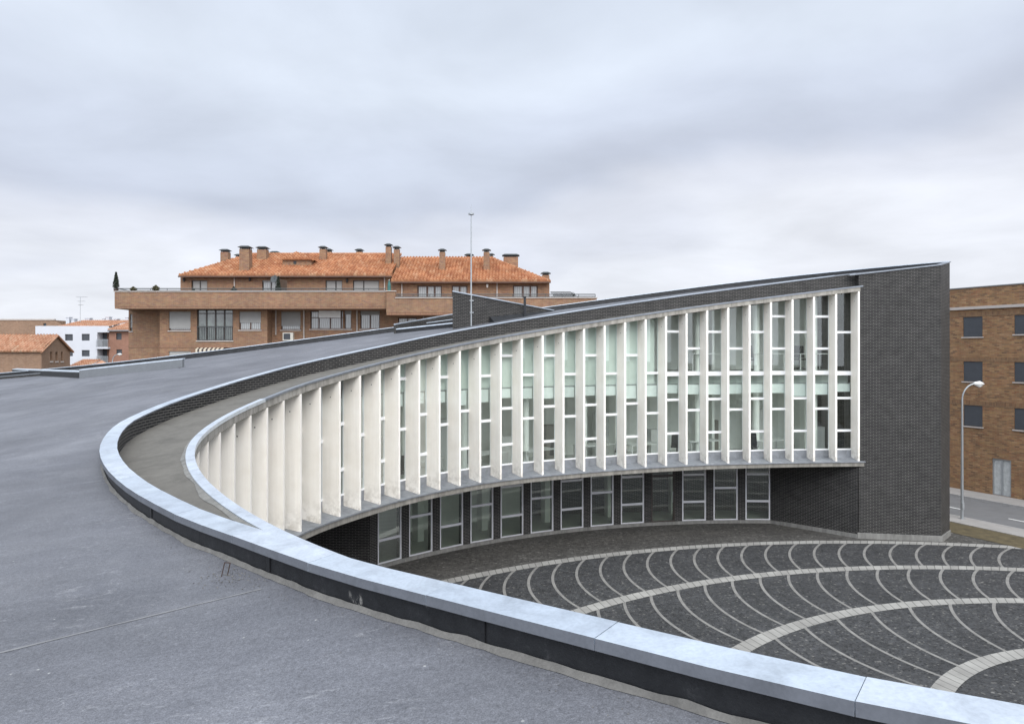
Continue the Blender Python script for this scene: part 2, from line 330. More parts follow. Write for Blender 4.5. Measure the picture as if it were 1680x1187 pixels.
def copy_thing(o,loc,rz,label=None):
    r=o.copy(); COL.objects.link(r); r.location=loc; r.rotation_euler=(0,0,rz)
    if label: r['label']=label
    for ch in o.children:
        c=ch.copy(); COL.objects.link(c); c.parent=r
        for g in ch.children:
            d=g.copy(); COL.objects.link(d); d.parent=c
    return r
def at(u,v,Y): return Vector(((u-UC)/F*Y,Y,EYE+(VH-v)/F*Y))
PP=(.11608,.10200,-2.2297); QQ=(.12381,.10548,-1.9146)
def zP(x,y): return EYE+PP[0]*x+PP[1]*y+PP[2]
def zQ(x,y): return EYE+QQ[0]*x+QQ[1]*y+QQ[2]
def onQ(u,v,off=0.):
    p=(u-UC)/F; q=(VH-v)/F; y=(QQ[2]+off)/(q-QQ[0]*p-QQ[1]); return Vector((p*y,y,EYE+q*y))
def sstep(a,b,x):
    t_=min(1,max(0,(x-a)/(b-a))); return t_*t_*(3-2*t_)
def drop(x,y):
    f=sstep(8,21,y)
    if f<=0: return .23
    q=Vector((x,y)); dw=min((q-p).length_squared for p in WC.p[::3])**.5
    return .23*(1-f)+f*(.05+.16*min(1,dw/4.5))
def onR(u,v):
    p=onQ(u,v,-.12)
    for _ in range(5): p=onQ(u,v,-drop(p.x,p.y))
    return p
def gr(u,v):
    y=F*EYE/(v-VH); return Vector(((u-UC)/F*y,y,0))
class Curve:
    def __init__(s,pts,step=.2,smooth=1.2,passes=1):
        P=[Vector((x,y)) for x,y in pts]; out=[]
        for i in range(len(P)-1):     # centripetal-ish Catmull-Rom
            p0=P[i-1] if i else P[0]*2-P[1]; p1,p2=P[i],P[i+1]; p3=P[i+2] if i+2<len(P) else P[-1]*2-P[-2]
            n=max(2,int((p2-p1).length/.05))
            for k in range(n):
                t_=k/n; out.append(.5*((2*p1)+(p2-p0)*t_+(2*p0-5*p1+4*p2-p3)*t_**2+(3*p1-p0-3*p2+p3)*t_**3))
        out.append(P[-1]); s.p=s.res(out,.05)
        w_=int(smooth/.05/2)
        for _ in range(passes):
            if w_<1: break
            q=[]; n=len(s.p)
            for i in range(n):
                k=min(w_,i,n-1-i); seg=s.p[i-k:i+k+1]; a=Vector((0,0))
                for z in seg: a+=z
                q.append(a/len(seg))
            s.p=q
        s.p=s.res(s.p,step); s.L=[0.]
        for a,b in zip(s.p,s.p[1:]): s.L.append(s.L[-1]+(b-a).length)
        s.len=s.L[-1]
    def res(s,P,d):
        out=[P[0].copy()]; acc=0.
        for a,b in zip(P,P[1:]):
            l=(b-a).length
            if l==0: continue
            pos=d-acc
            while pos<=l: out.append(a+(b-a)*(pos/l)); pos+=d
            acc=l-(pos-d)
        if (out[-1]-P[-1]).length>d*.3: out.append(P[-1].copy())
        return out
    def pt(s,x):
        if x<=0: return s.p[0]+(s.p[1]-s.p[0]).normalized()*x
        if x>=s.len: return s.p[-1]+(s.p[-1]-s.p[-2]).normalized()*(x-s.len)
        import bisect
        i=min(max(bisect.bisect_right(s.L,x)-1,0),len(s.p)-2)
        return s.p[i].lerp(s.p[i+1],(x-s.L[i])/(s.L[i+1]-s.L[i]))
    def nrm(s,x):
        t_=(s.pt(min(x+.3,s.len))-s.pt(max(x-.3,0))).normalized(); return Vector((t_.y,-t_.x))
    def off(s,x,o): return s.pt(x)+s.nrm(x)*o
    def atu(s,u):      # arc length where the direction x/y equals that of image column u, first hit
        p=(u-UC)/F; prev=None
        for i in range(len(s.p)):
            g=s.p[i].x-p*s.p[i].y
            if prev is not None and g*prev<=0: 
                return s.L[i-1]+(s.L[i]-s.L[i-1])*abs(prev)/(abs(prev)+abs(g)+1e-9)
            prev=g
    def near(s,q):
        b=min(range(len(s.p)),key=lambda i:(s.p[i]-q).length_squared); return s.L[b]
def frange(a,b,d):
    n=max(1,int(round((b-a)/d))); return [a+(b-a)*i/n for i in range(n+1)]
def sweep(mb,cv,prof,zf,s0,s1,step=.25,closed=True,caps=True,mi=0,wf=None,mis=None):
    """prof: list of (offset, dz, absolute?) corners; z = zf(x,y)+dz or absolute height"""
    S=frange(s0,s1,step); rings=[]
    for x in S:
        n=cv.nrm(x); p=cv.pt(x); r=[]
        for q in prof:
            o=q[0]*(wf(x) if wf and q[0]>0 else 1); pp=p+n*o
            z=q[1] if (len(q)>2 and q[2]) else zf(pp.x,pp.y)+q[1]
            r.append(Vector((pp.x,pp.y,z)))
        rings.append(r)
    m_=len(prof); acc=[0]
    for k in range(m_): acc.append(acc[-1]+(rings[0][(k+1)%m_]-rings[0][k]).length)
    for i in range(len(S)-1):
        for k in range(m_ if closed else m_-1):
            a,b=k,(k+1)%m_; vert=abs(prof[a][0]-prof[b][0])<.02
            uv=[(S[i],rings[i][a].z),(S[i+1],rings[i+1][a].z),(S[i+1],rings[i+1][b].z),(S[i],rings[i][b].z)] if vert else [(acc[a],S[i]),(acc[a],S[i+1]),(acc[a+1],S[i+1]),(acc[a+1],S[i])]
            mb.face([rings[i][a],rings[i+1][a],rings[i+1][b],rings[i][b]],uv,mis[k] if mis else mi)
    if closed and caps: mb.face(rings[0][::-1],mi=mi); mb.face(rings[-1],mi=mi)
def inside_poly(x,y,L):
    c=False; j=len(L)-1
    for i in range(len(L)):
        if (L[i][1]>y)!=(L[j][1]>y) and x<(L[j][0]-L[i][0])*(y-L[i][1])/(L[j][1]-L[i][1])+L[i][0]: c=not c
        j=i
    return c
def fillpoly(loops,zf,grid=1.5):
    """triangulated sheet bounded by plan loops (first outer, rest holes) lying on zf"""
    from mathutils.geometry import delaunay_2d_cdt
    P=[]; E=[]
    for L in loops:
        i0=len(P); P+=[Vector((q[0],q[1])) for q in L]; E+=[(i0+k,i0+(k+1)%len(L)) for k in range(len(L))]
    xs=[q[0] for q in loops[0]]; ys=[q[1] for q in loops[0]]; x=min(xs)
    while x<max(xs):
        y=min(ys)
        while y<max(ys):
            if inside_poly(x,y,loops[0]) and not any(inside_poly(x,y,h) for h in loops[1:]): P.append(Vector((x,y)))
            y+=grid
        x+=grid
    vs_,_,fs_,_,_,_=delaunay_2d_cdt(P,E,[],0,1e-5)
    mb=MB()
    for f_ in fs_:
        q=[vs_[i] for i in f_]; cx_=sum(p.x for p in q)/len(q); cy_=sum(p.y for p in q)/len(q)
        if not inside_poly(cx_,cy_,loops[0]) or any(inside_poly(cx_,cy_,h) for h in loops[1:]): continue
        mb.face([(p.x,p.y,zf(p.x,p.y)) for p in q])
    return mb
class Wall:
    """vertical wall frame: a runs along d, depth runs into the building along n"""
    def __init__(s,O,d,n): s.O=Vector(O[:2]); s.d=Vector(d).normalized(); s.n=Vector(n).normalized()
    def p(s,a,z,dep=0.): q=s.O+s.d*a+s.n*dep; return Vector((q.x,q.y,z))
    def a(s,u):      # a of the wall point seen in image column u
        k=(u-UC)/F; return -(s.O.x-k*s.O.y)/(s.d.x-k*s.d.y)
    def z(s,u,v): q=s.p(s.a(u),0); return EYE+(VH-v)/F*q.y
    def sheet(s,mb,a0,a1,z0,z1,holes=(),rev=.18,ztop=None):
        A=sorted({a0,a1,*[x for h in holes for x in h[:2]]}); Zs=sorted({z0,z1,*[x for h in holes for x in h[2:4]]})
        for i in range(len(A)-1):
            for j in range(len(Zs)-1):
                am,zm=(A[i]+A[i+1])/2,(Zs[j]+Zs[j+1])/2
                if A[i]<a0-1e-6 or A[i+1]>a1+1e-6 or Zs[j]<z0-1e-6 or Zs[j+1]>z1+1e-6: continue
                if any(h[0]<am<h[1] and h[2]<zm<h[3] for h in holes): continue
                mb.face([s.p(A[i],Zs[j]),s.p(A[i+1],Zs[j]),s.p(A[i+1],Zs[j+1]),s.p(A[i],Zs[j+1])],[(A[i],Zs[j]),(A[i+1],Zs[j]),(A[i+1],Zs[j+1]),(A[i],Zs[j+1])])
        for h in holes:
            a_,b_,c_,d_=h[:4]
            for (p,q) in (((a_,c_),(b_,c_)),((b_,c_),(b_,d_)),((b_,d_),(a_,d_)),((a_,d_),(a_,c_))):
                mb.face([s.p(*p),s.p(*q),s.p(*q,rev),s.p(*p,rev)])
    def box(s,mb,a0,a1,z0,z1,d0,d1,mi=0):
        mb.hexa([s.p(a0,z0,d0),s.p(a1,z0,d0),s.p(a1,z0,d1),s.p(a0,z0,d1)],[s.p(a0,z1,d0),s.p(a1,z1,d0),s.p(a1,z1,d1),s.p(a0,z1,d1)],mi)
def window(par,W,h,frame='brown',pane='cglass',shutter=0.,mull=(),trans=(),sill=True,fw=.06,rev=.18,smat='shutter'):
    a0,a1,z0,z1=h; mb=MB()
    W.box(mb,a0,a1,z1-fw,z1,rev-.07,rev); W.box(mb,a0,a1,z0,z0+fw,rev-.07,rev)
    W.box(mb,a0,a0+fw,z0+fw,z1-fw,rev-.07,rev); W.box(mb,a1-fw,a1,z0+fw,z1-fw,rev-.07,rev)
    for m_ in mull: x=a0+(a1-a0)*m_; W.box(mb,x-fw*.7,x+fw*.7,z0+fw,z1-fw,rev-.065,rev)
    for m_ in trans: x=z0+(z1-z0)*m_; W.box(mb,a0+fw,a1-fw,x-fw*.5,x+fw*.5,rev-.06,rev)
    o=obj('window',mb,frame,par)
    g=MB(); W.box(g,a0+fw,a1-fw,z0+fw,z1-fw,rev-.02,rev-.01); obj('pane',g,pane,o)
    if shutter>0:
        g=MB(); zb=z1-(z1-z0)*shutter; n=max(2,int((z1-zb)/.06))
        for k in range(n): 
            za=zb+(z1-zb)*k/n; zz=zb+(z1-zb)*(k+1)/n
            g.face([W.p(a0+.01,za,rev-.12),W.p(a1-.01,za,rev-.12),W.p(a1-.01,zz,rev-.105),W.p(a0+.01,zz,rev-.105)])
        g.face([W.p(a0+.01,zb,rev-.12),W.p(a1-.01,zb,rev-.12),W.p(a1-.01,zb,rev-.08),W.p(a0+.01,zb,rev-.08)])
        obj('shutter',g,smat,o,merge=False)
    if sill:
        g=MB(); W.box(g,a0-.06,a1+.06,z0-.07,z0-.002,-.07,rev); obj('sill',g,'sillstone',o)
    return o
def tiles(mb,O,e,up,wid,hei,per=.25,row=.4,amp=.12,clips=()):
    """corrugated barrel-tile sheet: O corner, e unit vector along the eaves, up unit vector up the slope"""
    O,e,up=Vector(O),Vector(e).normalized(),Vector(up).normalized(); n=e.cross(up).normalized()
    if n.z<0: n=-n
    nc=int(wid/per*6); nr=int(hei/row)+1; t_=MB()
    for r in range(nr):
        y0,y1=r*row,min((r+1)*row+.03,hei)
        if y0>=hei: break
        for c_ in range(nc):
            x0,x1=wid*c_/nc,wid*(c_+1)/nc
            def hh(x): return amp*abs(math.cos(math.pi*x/per))
            P=[O+e*x0+up*y0+n*(hh(x0)+.09),O+e*x1+up*y0+n*(hh(x1)+.09),O+e*x1+up*y1+n*hh(x1),O+e*x0+up*y1+n*hh(x0)]
            t_.face(P,[(x0,y0+.001),(x1,y0+.001),(x1,y1-.031),(x0,y1-.031)])
            t_.face([O+e*x0+up*y0,O+e*x1+up*y0,P[1],P[0]],[(x0,y0+.001)]*4)
    bm=bmesh.new(); me=bpy.data.meshes.new('tmp'); me.from_pydata(t_.v,[],t_.f); ul=me.uv_layers.new(name='UVMap'); k=0
    for u in t_.uv:
        for a in u: ul.data[k].uv=a; k+=1
    bm.from_mesh(me)
    for (cp,cn) in clips:   # keep the side the normal points to
        bmesh.ops.bisect_plane(bm,geom=bm.verts[:]+bm.edges[:]+bm.faces[:],plane_co=cp,plane_no=cn,clear_inner=True)
    L=bm.loops.layers.uv.active
    for f_ in bm.faces: mb.face([v_.co.copy() for v_ in f_.verts],[tuple(l[L].uv) for l in f_.loops])
    bm.free(); bpy.data.meshes.remove(me)
# ------------------------------------------------------------------ ground, street
flat=lambda z:(lambda x,y:z)
mb=MB(); mb.face([(-700,-300,0),(900,-300,0),(900,1500,0),(-700,1500,0)]); struct('ground',mb,'earth')
RD=Vector((.424,-.905)); RN=Vector((-.905,-.424)); RP=Vector((24.6,42.95))
def strip(mb,o0,o1,z,a0=-60,a1=60):
    p=[RP+RD*a0+RN*o0,RP+RD*a1+RN*o0,RP+RD*a1+RN*o1,RP+RD*a0+RN*o1]; mb.face([(q.x,q.y,z) for q in p])
def strip3(mb,o0,o1,z0,z1,a0=-60,a1=60):
    p=[RP+RD*a0+RN*o0,RP+RD*a1+RN*o0,RP+RD*a1+RN*o1,RP+RD*a0+RN*o1]; mb.hexa([(q.x,q.y,z0) for q in p],[(q.x,q.y,z1) for q in p])
mb=MB(); strip(mb,1.8,6.3,.006); struct('road',mb,'asphalt')
mb=MB(); strip3(mb,-.2,1.65,-.1,.125); struct('far_pavement',mb,'paving')
mb=MB(); strip3(mb,1.652,1.8,-.1,.13); strip3(mb,6.3,6.44,-.1,.05); struct('kerb',mb,'kerb')
mb=MB(); strip3(mb,6.442,7.7,-.1,.045); struct('pavement',mb,'paving')
mb=MB(); strip(mb,7.7,9.6,.02); struct('grass_strip',mb,'grass','stuff')
mb=MB()
for k in range(-6,12):
    a=k*3.6-1.0; strip(mb,4.55,4.67,.012,a,a+1.4)
struct('road_marking',mb,'paint')
C1,C2,C3,C4=Vector((13.5,5.18)),Vector((14.68,7.86)),Vector((15.3,10.67)),Vector((15.2,12.91)); R1,R2,R3,R4=25.84,19.55,13.1,7.02
p=[RP+RD*-60+RN*9.6,RP+RD*60+RN*9.6]
plz=[(p[1].x,p[1].y),(-25,-12),(-25,45),(p[0].x,p[0].y)]
mb=MB(); mb.face([(x,y,.004) for x,y in plz]); struct('plaza_forecourt',mb,'paving')
def disc(c,r,n=160): return [(c.x+r*math.cos(2*math.pi*k/n),c.y+r*math.sin(2*math.pi*k/n)) for k in range(n)]
mb=MB(); mb.face([(x,y,.009) for x,y in disc(C1,R1+.1)]); struct('plaza_cobbles',mb,'cobble')
# apron between the outer band and the building
ap=[]; n=60
A0,A1=R(72),R(178)
for k in range(n+1):
    a=A0+(A1-A0)*k/n; ap.append((C1.x+(R1+.2)*math.cos(a),C1.y+(R1+.2)*math.sin(a)))
mbp=MB(); pts2=[]
for k in range(n):
    a,b=A0+(A1-A0)*k/n,A0+(A1-A0)*(k+1)/n
    def q(a_,r): return (C1.x+r*math.cos(a_),C1.y+r*math.sin(a_),.009)
    r2a=R1+.1+min(5.4,max(0.05,(a-A0)*16)); r2b=R1+.1+min(5.4,max(0.05,(b-A0)*16))
    mbp.face([q(a,R1+.1),q(b,R1+.1),q(b,r2b),q(a,r2a)])
struct('plaza_apron',mbp,'apron')
mb=MB()
for c,r in ((C1,R1),(C2,R2),(C3,R3),(C4,R4),(Vector((15,14.5)),2.4)):
    n=int(r*14)
    for k in range(n):
        a,b=2*math.pi*k/n,2*math.pi*(k+1)/n
        def q(a_,r_): return (c.x+r_*math.cos(a_),c.y+r_*math.sin(a_),.018)
        mb.face([q(a,r-.24),q(b,r-.24),q(b,r+.24),q(a,r+.24)],[(0,r*a),(0,r*b),(.48,r*b),(.48,r*a)])
struct('plaza_band',mb,'band')
def ringarms(mb,ci,ri,co_,ro,rel,n,ph,ra=5.7):
    for k in range(n):
        th=ph+2*math.pi*k/n; r_=Vector((math.cos(th),math.sin(th))); t_=Vector((r_.y,-r_.x)); E_=ci+r_*ri
        cc=E_+t_*rel[0]+r_*rel[1]; rad=(E_-cc).length; v0=E_-cc; prev=None
        for j in range(60):
            al=-j*.03; d=Vector((v0.x*math.cos(al)-v0.y*math.sin(al),v0.x*math.sin(al)+v0.y*math.cos(al)))
            P=cc+d
            if (P-co_).length>ro: break
            dn=d.normalized(); cur=(P-dn*.048,P+dn*.048)
            if prev: mb.face([(prev[0].x,prev[0].y,.0135),(cur[0].x,cur[0].y,.0135),(cur[1].x,cur[1].y,.0135),(prev[1].x,prev[1].y,.0135)])
            prev=cur
mb=MB()
e12=Vector((8.51,26.5))-C2; e23=Vector((9.35,22.61))-C3; e34=Vector((11.92,19.24))-C4
ringarms(mb,C2,R2,C1,R1,(5.75,-1.0),134,math.atan2(e12.y,e12.x))
ringarms(mb,C3,R3,C2,R2,(5.85,-.87),86,math.atan2(e23.y,e23.x))
ringarms(mb,C4,R4,C3,R3,(5.85,-.94),46,math.atan2(e34.y,e34.x))
struct('plaza_arc',mb,'arm')
# ------------------------------------------------------------------ the curved building
EP=[(14.5,31.72),(12.6,31.6),(10.54,31.35),(7.48,30.82),(4.07,29.6),(1.1,28.15),(-.86,26.8),(-2.4,25.15),(-3.42,23.75),(-4.1,22.5),(-5.0,20.6),(-5.45,19.1),(-5.65,17.6),(-5.77,16.2),(-5.74,15.0),(-5.60,13.9),(-5.38,12.9),(-5.06,11.98),(-4.72,11.2),(-4.23,10.22),(-3.7,9.33),(-3.24,8.63),(-2.71,7.87),(-2.15,7.16),(-1.4,6.3),(-.65,5.55),(.1,4.85),(.9,4.2),(2.0,3.4),(3.6,2.6)]
WP=[(14.5,32.03),(14.3,32.02),(12.6,31.97),(10.5,31.8),(7.3,31.4),(3.75,30.35),(.75,28.95),(-1.5,27.4),(-3.0,25.85),(-3.8,24.75),(-5.0,23.1),(-6.0,21.5),(-6.65,19.6),(-7.03,17.7),(-7.18,15.9),(-7.04,14.3),(-6.72,13.2),(-6.26,12.1),(-5.76,11.12),(-5.13,10.08),(-4.63,9.35),(-4.02,8.53),(-3.32,7.68),(-2.82,7.11),(-2.3,6.59),(-1.96,6.24),(-1.29,5.57),(-1.0,5.3),(-.43,4.82),(.06,4.41),(.47,4.07),(.89,3.72),(1.2,3.47),(1.6,3.17),(2.3,2.72),(3.6,2.0),(6,1.1),(9,.4),(14,-.3)]
OP=[(18.5,32.2),(17.2,33.7),(15.2,35.2),(12.6,36.3),(9.5,36.7),(4.6,36.1),(1.35,35.55),(-2.7,34.95),(-7,34.2),(-10.5,33.75),(-13.5,33.6),(-17.3,33.95),(-22.4,35.9),(-30,39.5)]
EC=Curve(EP,.2,1.6,2); WC=Curve(WP,.2,.25,1); OC=Curve(OP,.3,1.0,1)
A_=Vector((14.4,31.7)); B_=Vector((17.54,31.15)); C_=Vector((18.5,32.2)); D_=Vector((12.03,34.1))
def cw(s):   # coping width along the inner wall
    k=min(1,max(0,(WC.len-s-16)/8)); k2=min(1,max(0,(14-s)/10)); return .195+.015*k-.06*k2
bld=thing('curved_office_building',(0,30,0),'dark brick office building sweeping in a curve, with white fins over the cobbled plaza','building')
RDROP=-.23
# roof sheet with the two sunk wells
def offs(cv,s0,s1,o,step=.3): return [tuple(cv.off(x,o(x) if callable(o) else o)) for x in frange(s0,s1,step)]
inner=offs(WC,0,WC.len,lambda s:cw(s)-.02)
outer=offs(OC,0,OC.len,.05)
wellA=[onR(130,620),onR(299,602.5)]
wa0,wa1=wellA[0].xy,wellA[1].xy
wleft=onR(20,613.5).xy
dirA=(wa1-wa0).normalized()
_s=0
while OC.off(_s,-.9).x/OC.off(_s,-.9).y>(287-UC)/F: _s+=.1
wback1=OC.off(_s,-.9); wback0=OC.off(OC.near(Vector((-25,36))),-.9)
# keep the order of the roof outline: right end -> near the camera -> behind -> far left -> outer edge back
roofloop=inner+[(14,-7),(-34,-7),(-34,40)]+outer[::-1]+[(17.56,31.25),(14.5,31.9)]
wl0=onR(646,547).xy; wl1=onR(764,534.5).xy; wl2=onR(741,529).xy
holeA=[tuple(wa0),tuple(wa1),tuple(wback1),tuple(wback0),tuple(wleft)]
holeB=[tuple(wl0),tuple(wl1),tuple(wl2)]
def zR(x,y): return zQ(x,y)-drop(x,y)
mb=fillpoly([roofloop,holeA,holeB],zR); obj('roof',mb,'roof',bld)
# coping on the inner parapet
x=.9; k=0
while x<WC.len-.1:
    x2=min(x+1.22,WC.len); mb=MB(); lift=.0015*(k%2)
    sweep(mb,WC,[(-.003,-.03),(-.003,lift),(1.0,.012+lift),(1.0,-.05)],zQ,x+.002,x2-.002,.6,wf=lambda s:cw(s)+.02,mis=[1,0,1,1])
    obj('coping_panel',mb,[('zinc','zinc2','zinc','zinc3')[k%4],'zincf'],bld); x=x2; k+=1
mb=MB(); sweep(mb,WC,[(.008,-.02),(.008,-.012),(1.0,.0),(1.0,-.03)],zQ,0,WC.len,.2,wf=lambda s:cw(s)+.01); obj('coping_underlay',mb,'seam',bld)
mb=MB(); sweep(mb,WC,[(.35,-.033),(1,-.037),(1,-.30),(.35,-.3)],zQ,0,WC.len,.15,wf=lambda s:cw(s)-.03)
o=obj('upstand',mb,'upstand',bld)
for x in (WC.len-12.6,WC.len-13.0,WC.len-15.2,WC.len-17.5,WC.len-20.2,WC.len-10.3):
    mb=MB(); n_=WC.nrm(x); w0=cw(x)-.03; a=WC.pt(x)+n_*(w0+.002); b=WC.pt(x+.07)+n_*(w0+.010); q=[a,b,b-n_*.02,a-n_*.02]
    mb.hexa([(p_.x,p_.y,zQ(p_.x,p_.y)-.23) for p_ in q],[(p_.x,p_.y,zQ(p_.x,p_.y)-.052) for p_ in q]); obj('upstand_lap',mb,'upstand',bld)
# brick face of the parapet, down to the ledge and (near side) the lower slab
mb=MB(); sweep(mb,WC,[(.018,-.03),(.018,-.79)],zQ,0,WC.len,.15,closed=False); obj('parapet_wall',mb,'klinker',bld)
# mortar fillet where the roof meets the upstand
mb=MB(); S=frange(0,WC.len,.07); prev=None
for x in S:
    n=WC.nrm(x); w0=cw(x)-.02; wd=.024+.024*noise.noise(Vector((x*2.2,0,0)))+.012*noise.noise(Vector((x*9,3,0)))
    a=WC.pt(x)+n*w0; b=WC.pt(x)+n*(w0+max(.012,wd)); hh=.035+.015*noise.noise(Vector((x*5,7,0)))
    cur=[Vector((a.x,a.y,zR(a.x,a.y)+hh)),Vector((b.x,b.y,zR(b.x,b.y)+.004))]
    if prev: mb.face([prev[0],cur[0],cur[1],prev[1]])
    prev=cur
obj('mortar_fillet',mb,'mortar',bld,smooth=True)
# seams of the membrane
def seamline(u0,v0,u1,v1,wd=.02):
    mb=MB(); a,b=onR(u0,v0),onR(u1,v1); n=max(2,int((b-a).length/.25)); prev=None
    for k in range(n+1):
        p_=a.lerp(b,k/n); ww=wd*(.8+.6*noise.noise(p_*3)); d=(b-a).normalized(); s_=Vector((-d.y,d.x,0))*ww; p_=p_+s_*.5*noise.noise(p_*1.5)
        cur=[p_-s_,p_+s_]; cur=[Vector((c_.x,c_.y,zR(c_.x,c_.y)+.003)) for c_ in cur]
        if prev: mb.face([prev[0],cur[0],cur[1],prev[1]])
        prev=cur
    obj('membrane_seam',mb,'seamline',bld)
seamline(-40,1080,428,966,.014); seamline(48,632,135,621,.03); seamline(48,658,300,640,.012); seamline(310,578,600,571,.02)
# bay: ledge on top, its fascia and metal trim
LS=EC.len
def ledgeloop():
    e=[tuple(EC.off(x,-.02)) for x in frange(0,LS,.25)]; ww=[tuple(WC.off(x,.02)) for x in frange(0,WC.near(Vector((3.9,1.9))),.25)]
    return e+ww[::-1]
mb=fillpoly([ledgeloop()],lambda x,y:zP(x,y)-.012); obj('ledge',mb,'screed',bld)
mb=MB(); sweep(mb,EC,[(-.03,-.02),(.3,-.02),(.3,-.21),(-.03,-.21)],zP,0,LS,.2); obj('ledge_fascia',mb,'concrete2',bld)
sT=EC.near(Vector((-5.6,17.4)))
mb=MB(); sweep(mb,EC,[(-.06,-.035),(-.06,.012),(.05,.018),(.05,-.005),(-.045,-.010),(-.045,-.035)],zP,-.1,sT,.15); obj('ledge_trim',mb,'zincm',bld)
mb=MB(); sweep(mb,EC,[(-.05,-.055),(-.05,.018),(.08,.024),(.08,-.005),(-.04,-.012),(-.04,-.055)],zP,sT,LS,.15); obj('ledge_trim',mb,'zinc2',bld)
mb=MB(); S=frange(EC.near(Vector((-3.8,23.3))),LS,.08); prev=None
for x in S:
    n=EC.nrm(x); wd=.13+.05*noise.noise(Vector((x*1.1,5,0)))+.015*noise.noise(Vector((x*4,9,0)))
    a=EC.off(x,.075); b=EC.off(x,wd); cur=[Vector((a.x,a.y,zP(a.x,a.y)+.012)),Vector((b.x,b.y,zP(b.x,b.y)-.006))]
    if prev: mb.face([prev[0],cur[0],cur[1],prev[1]])
    prev=cur
obj('sealant',mb,'plinth',bld,smooth=True)
# lower slab of the bay: fascia, sloping flashing, soffit
SZ=3.0
mb=MB(); sweep(mb,EC,[(-.09,SZ,1),(-.09,SZ+.19,1),(.4,SZ+.19,1),(.4,SZ,1)],None,-.12,LS,.2); obj('slab_fascia',mb,'concrete',bld)
mb=MB(); sweep(mb,EC,[(-.13,SZ+.165,1),(-.13,SZ+.205,1),(.53,SZ+.31,1),(.53,SZ+.192,1),(-.1,SZ+.192,1),(-.1,SZ+.165,1)],None,-.16,LS,.2); obj('slab_flashing',mb,'sill',bld)
mb=MB(); sweep(mb,EC,[(.41,SZ+.003,1),(7.5,SZ+.003,1),(7.5,SZ+.25,1),(.41,SZ+.25,1)],None,0,EC.near(Vector((-5.4,13))),.4); obj('soffit',mb,'plinth',bld)
# fins
US=[1408.4,1371.1,1334.4,1299,1263.8,1228.9,1194.7,1160.1,1126.1,1091.9,1059.1,1024.9,990.4,956.8,923.4,889.8,856.5,822.4,789,754.1,720,686.4,652.6,620,589,556.8,524.1,491.7,462.5,435.7,408.9]
ss=[EC.atu(u) for u in US]
d_=(ss[27]-ss[0])/27
# even spacing, gently following the measured one
raw=ss[:28]; sm=[]
for i in range(28):
    lo,hi=max(0,i-3),min(27,i+3); k=min(i-lo,hi-i); sm.append(sum(raw[i-k:i+k+1])/(2*k+1))
fs=sm[:]
while fs[-1]<LS-1.2: fs.append(fs[-1]+d_*.97)
def ztopf(p_): return zP(p_.x,p_.y)-.215
for s_ in fs:
    t2=EC.nrm(s_); tt=Vector((-t2.y,t2.x)); mb=MB(); c0=EC.off(s_,-.035); c1=EC.off(s_,.56)
    a0,a1,b0,b1=c0-tt*.04,c0+tt*.04,c1-tt*.045,c1+tt*.045
    zb0=SZ+.19; q=[a0,a1,b1,b0]
    mb.hexa([(v_.x,v_.y,zb0) for v_ in q],[(v_.x,v_.y,ztopf(v_)) for v_ in q])
    m1=EC.off(s_,.25); zt=ztopf(m1)-.42
    for sg in (-1,1):
        h0=m1+tt*.0405*sg; h1=m1+tt*.048*sg
        mb.tube([(h0.x,h0.y,zt),(h1.x,h1.y,zt)],.016,6,1)
    obj('fin',mb,['fin','black'],bld)
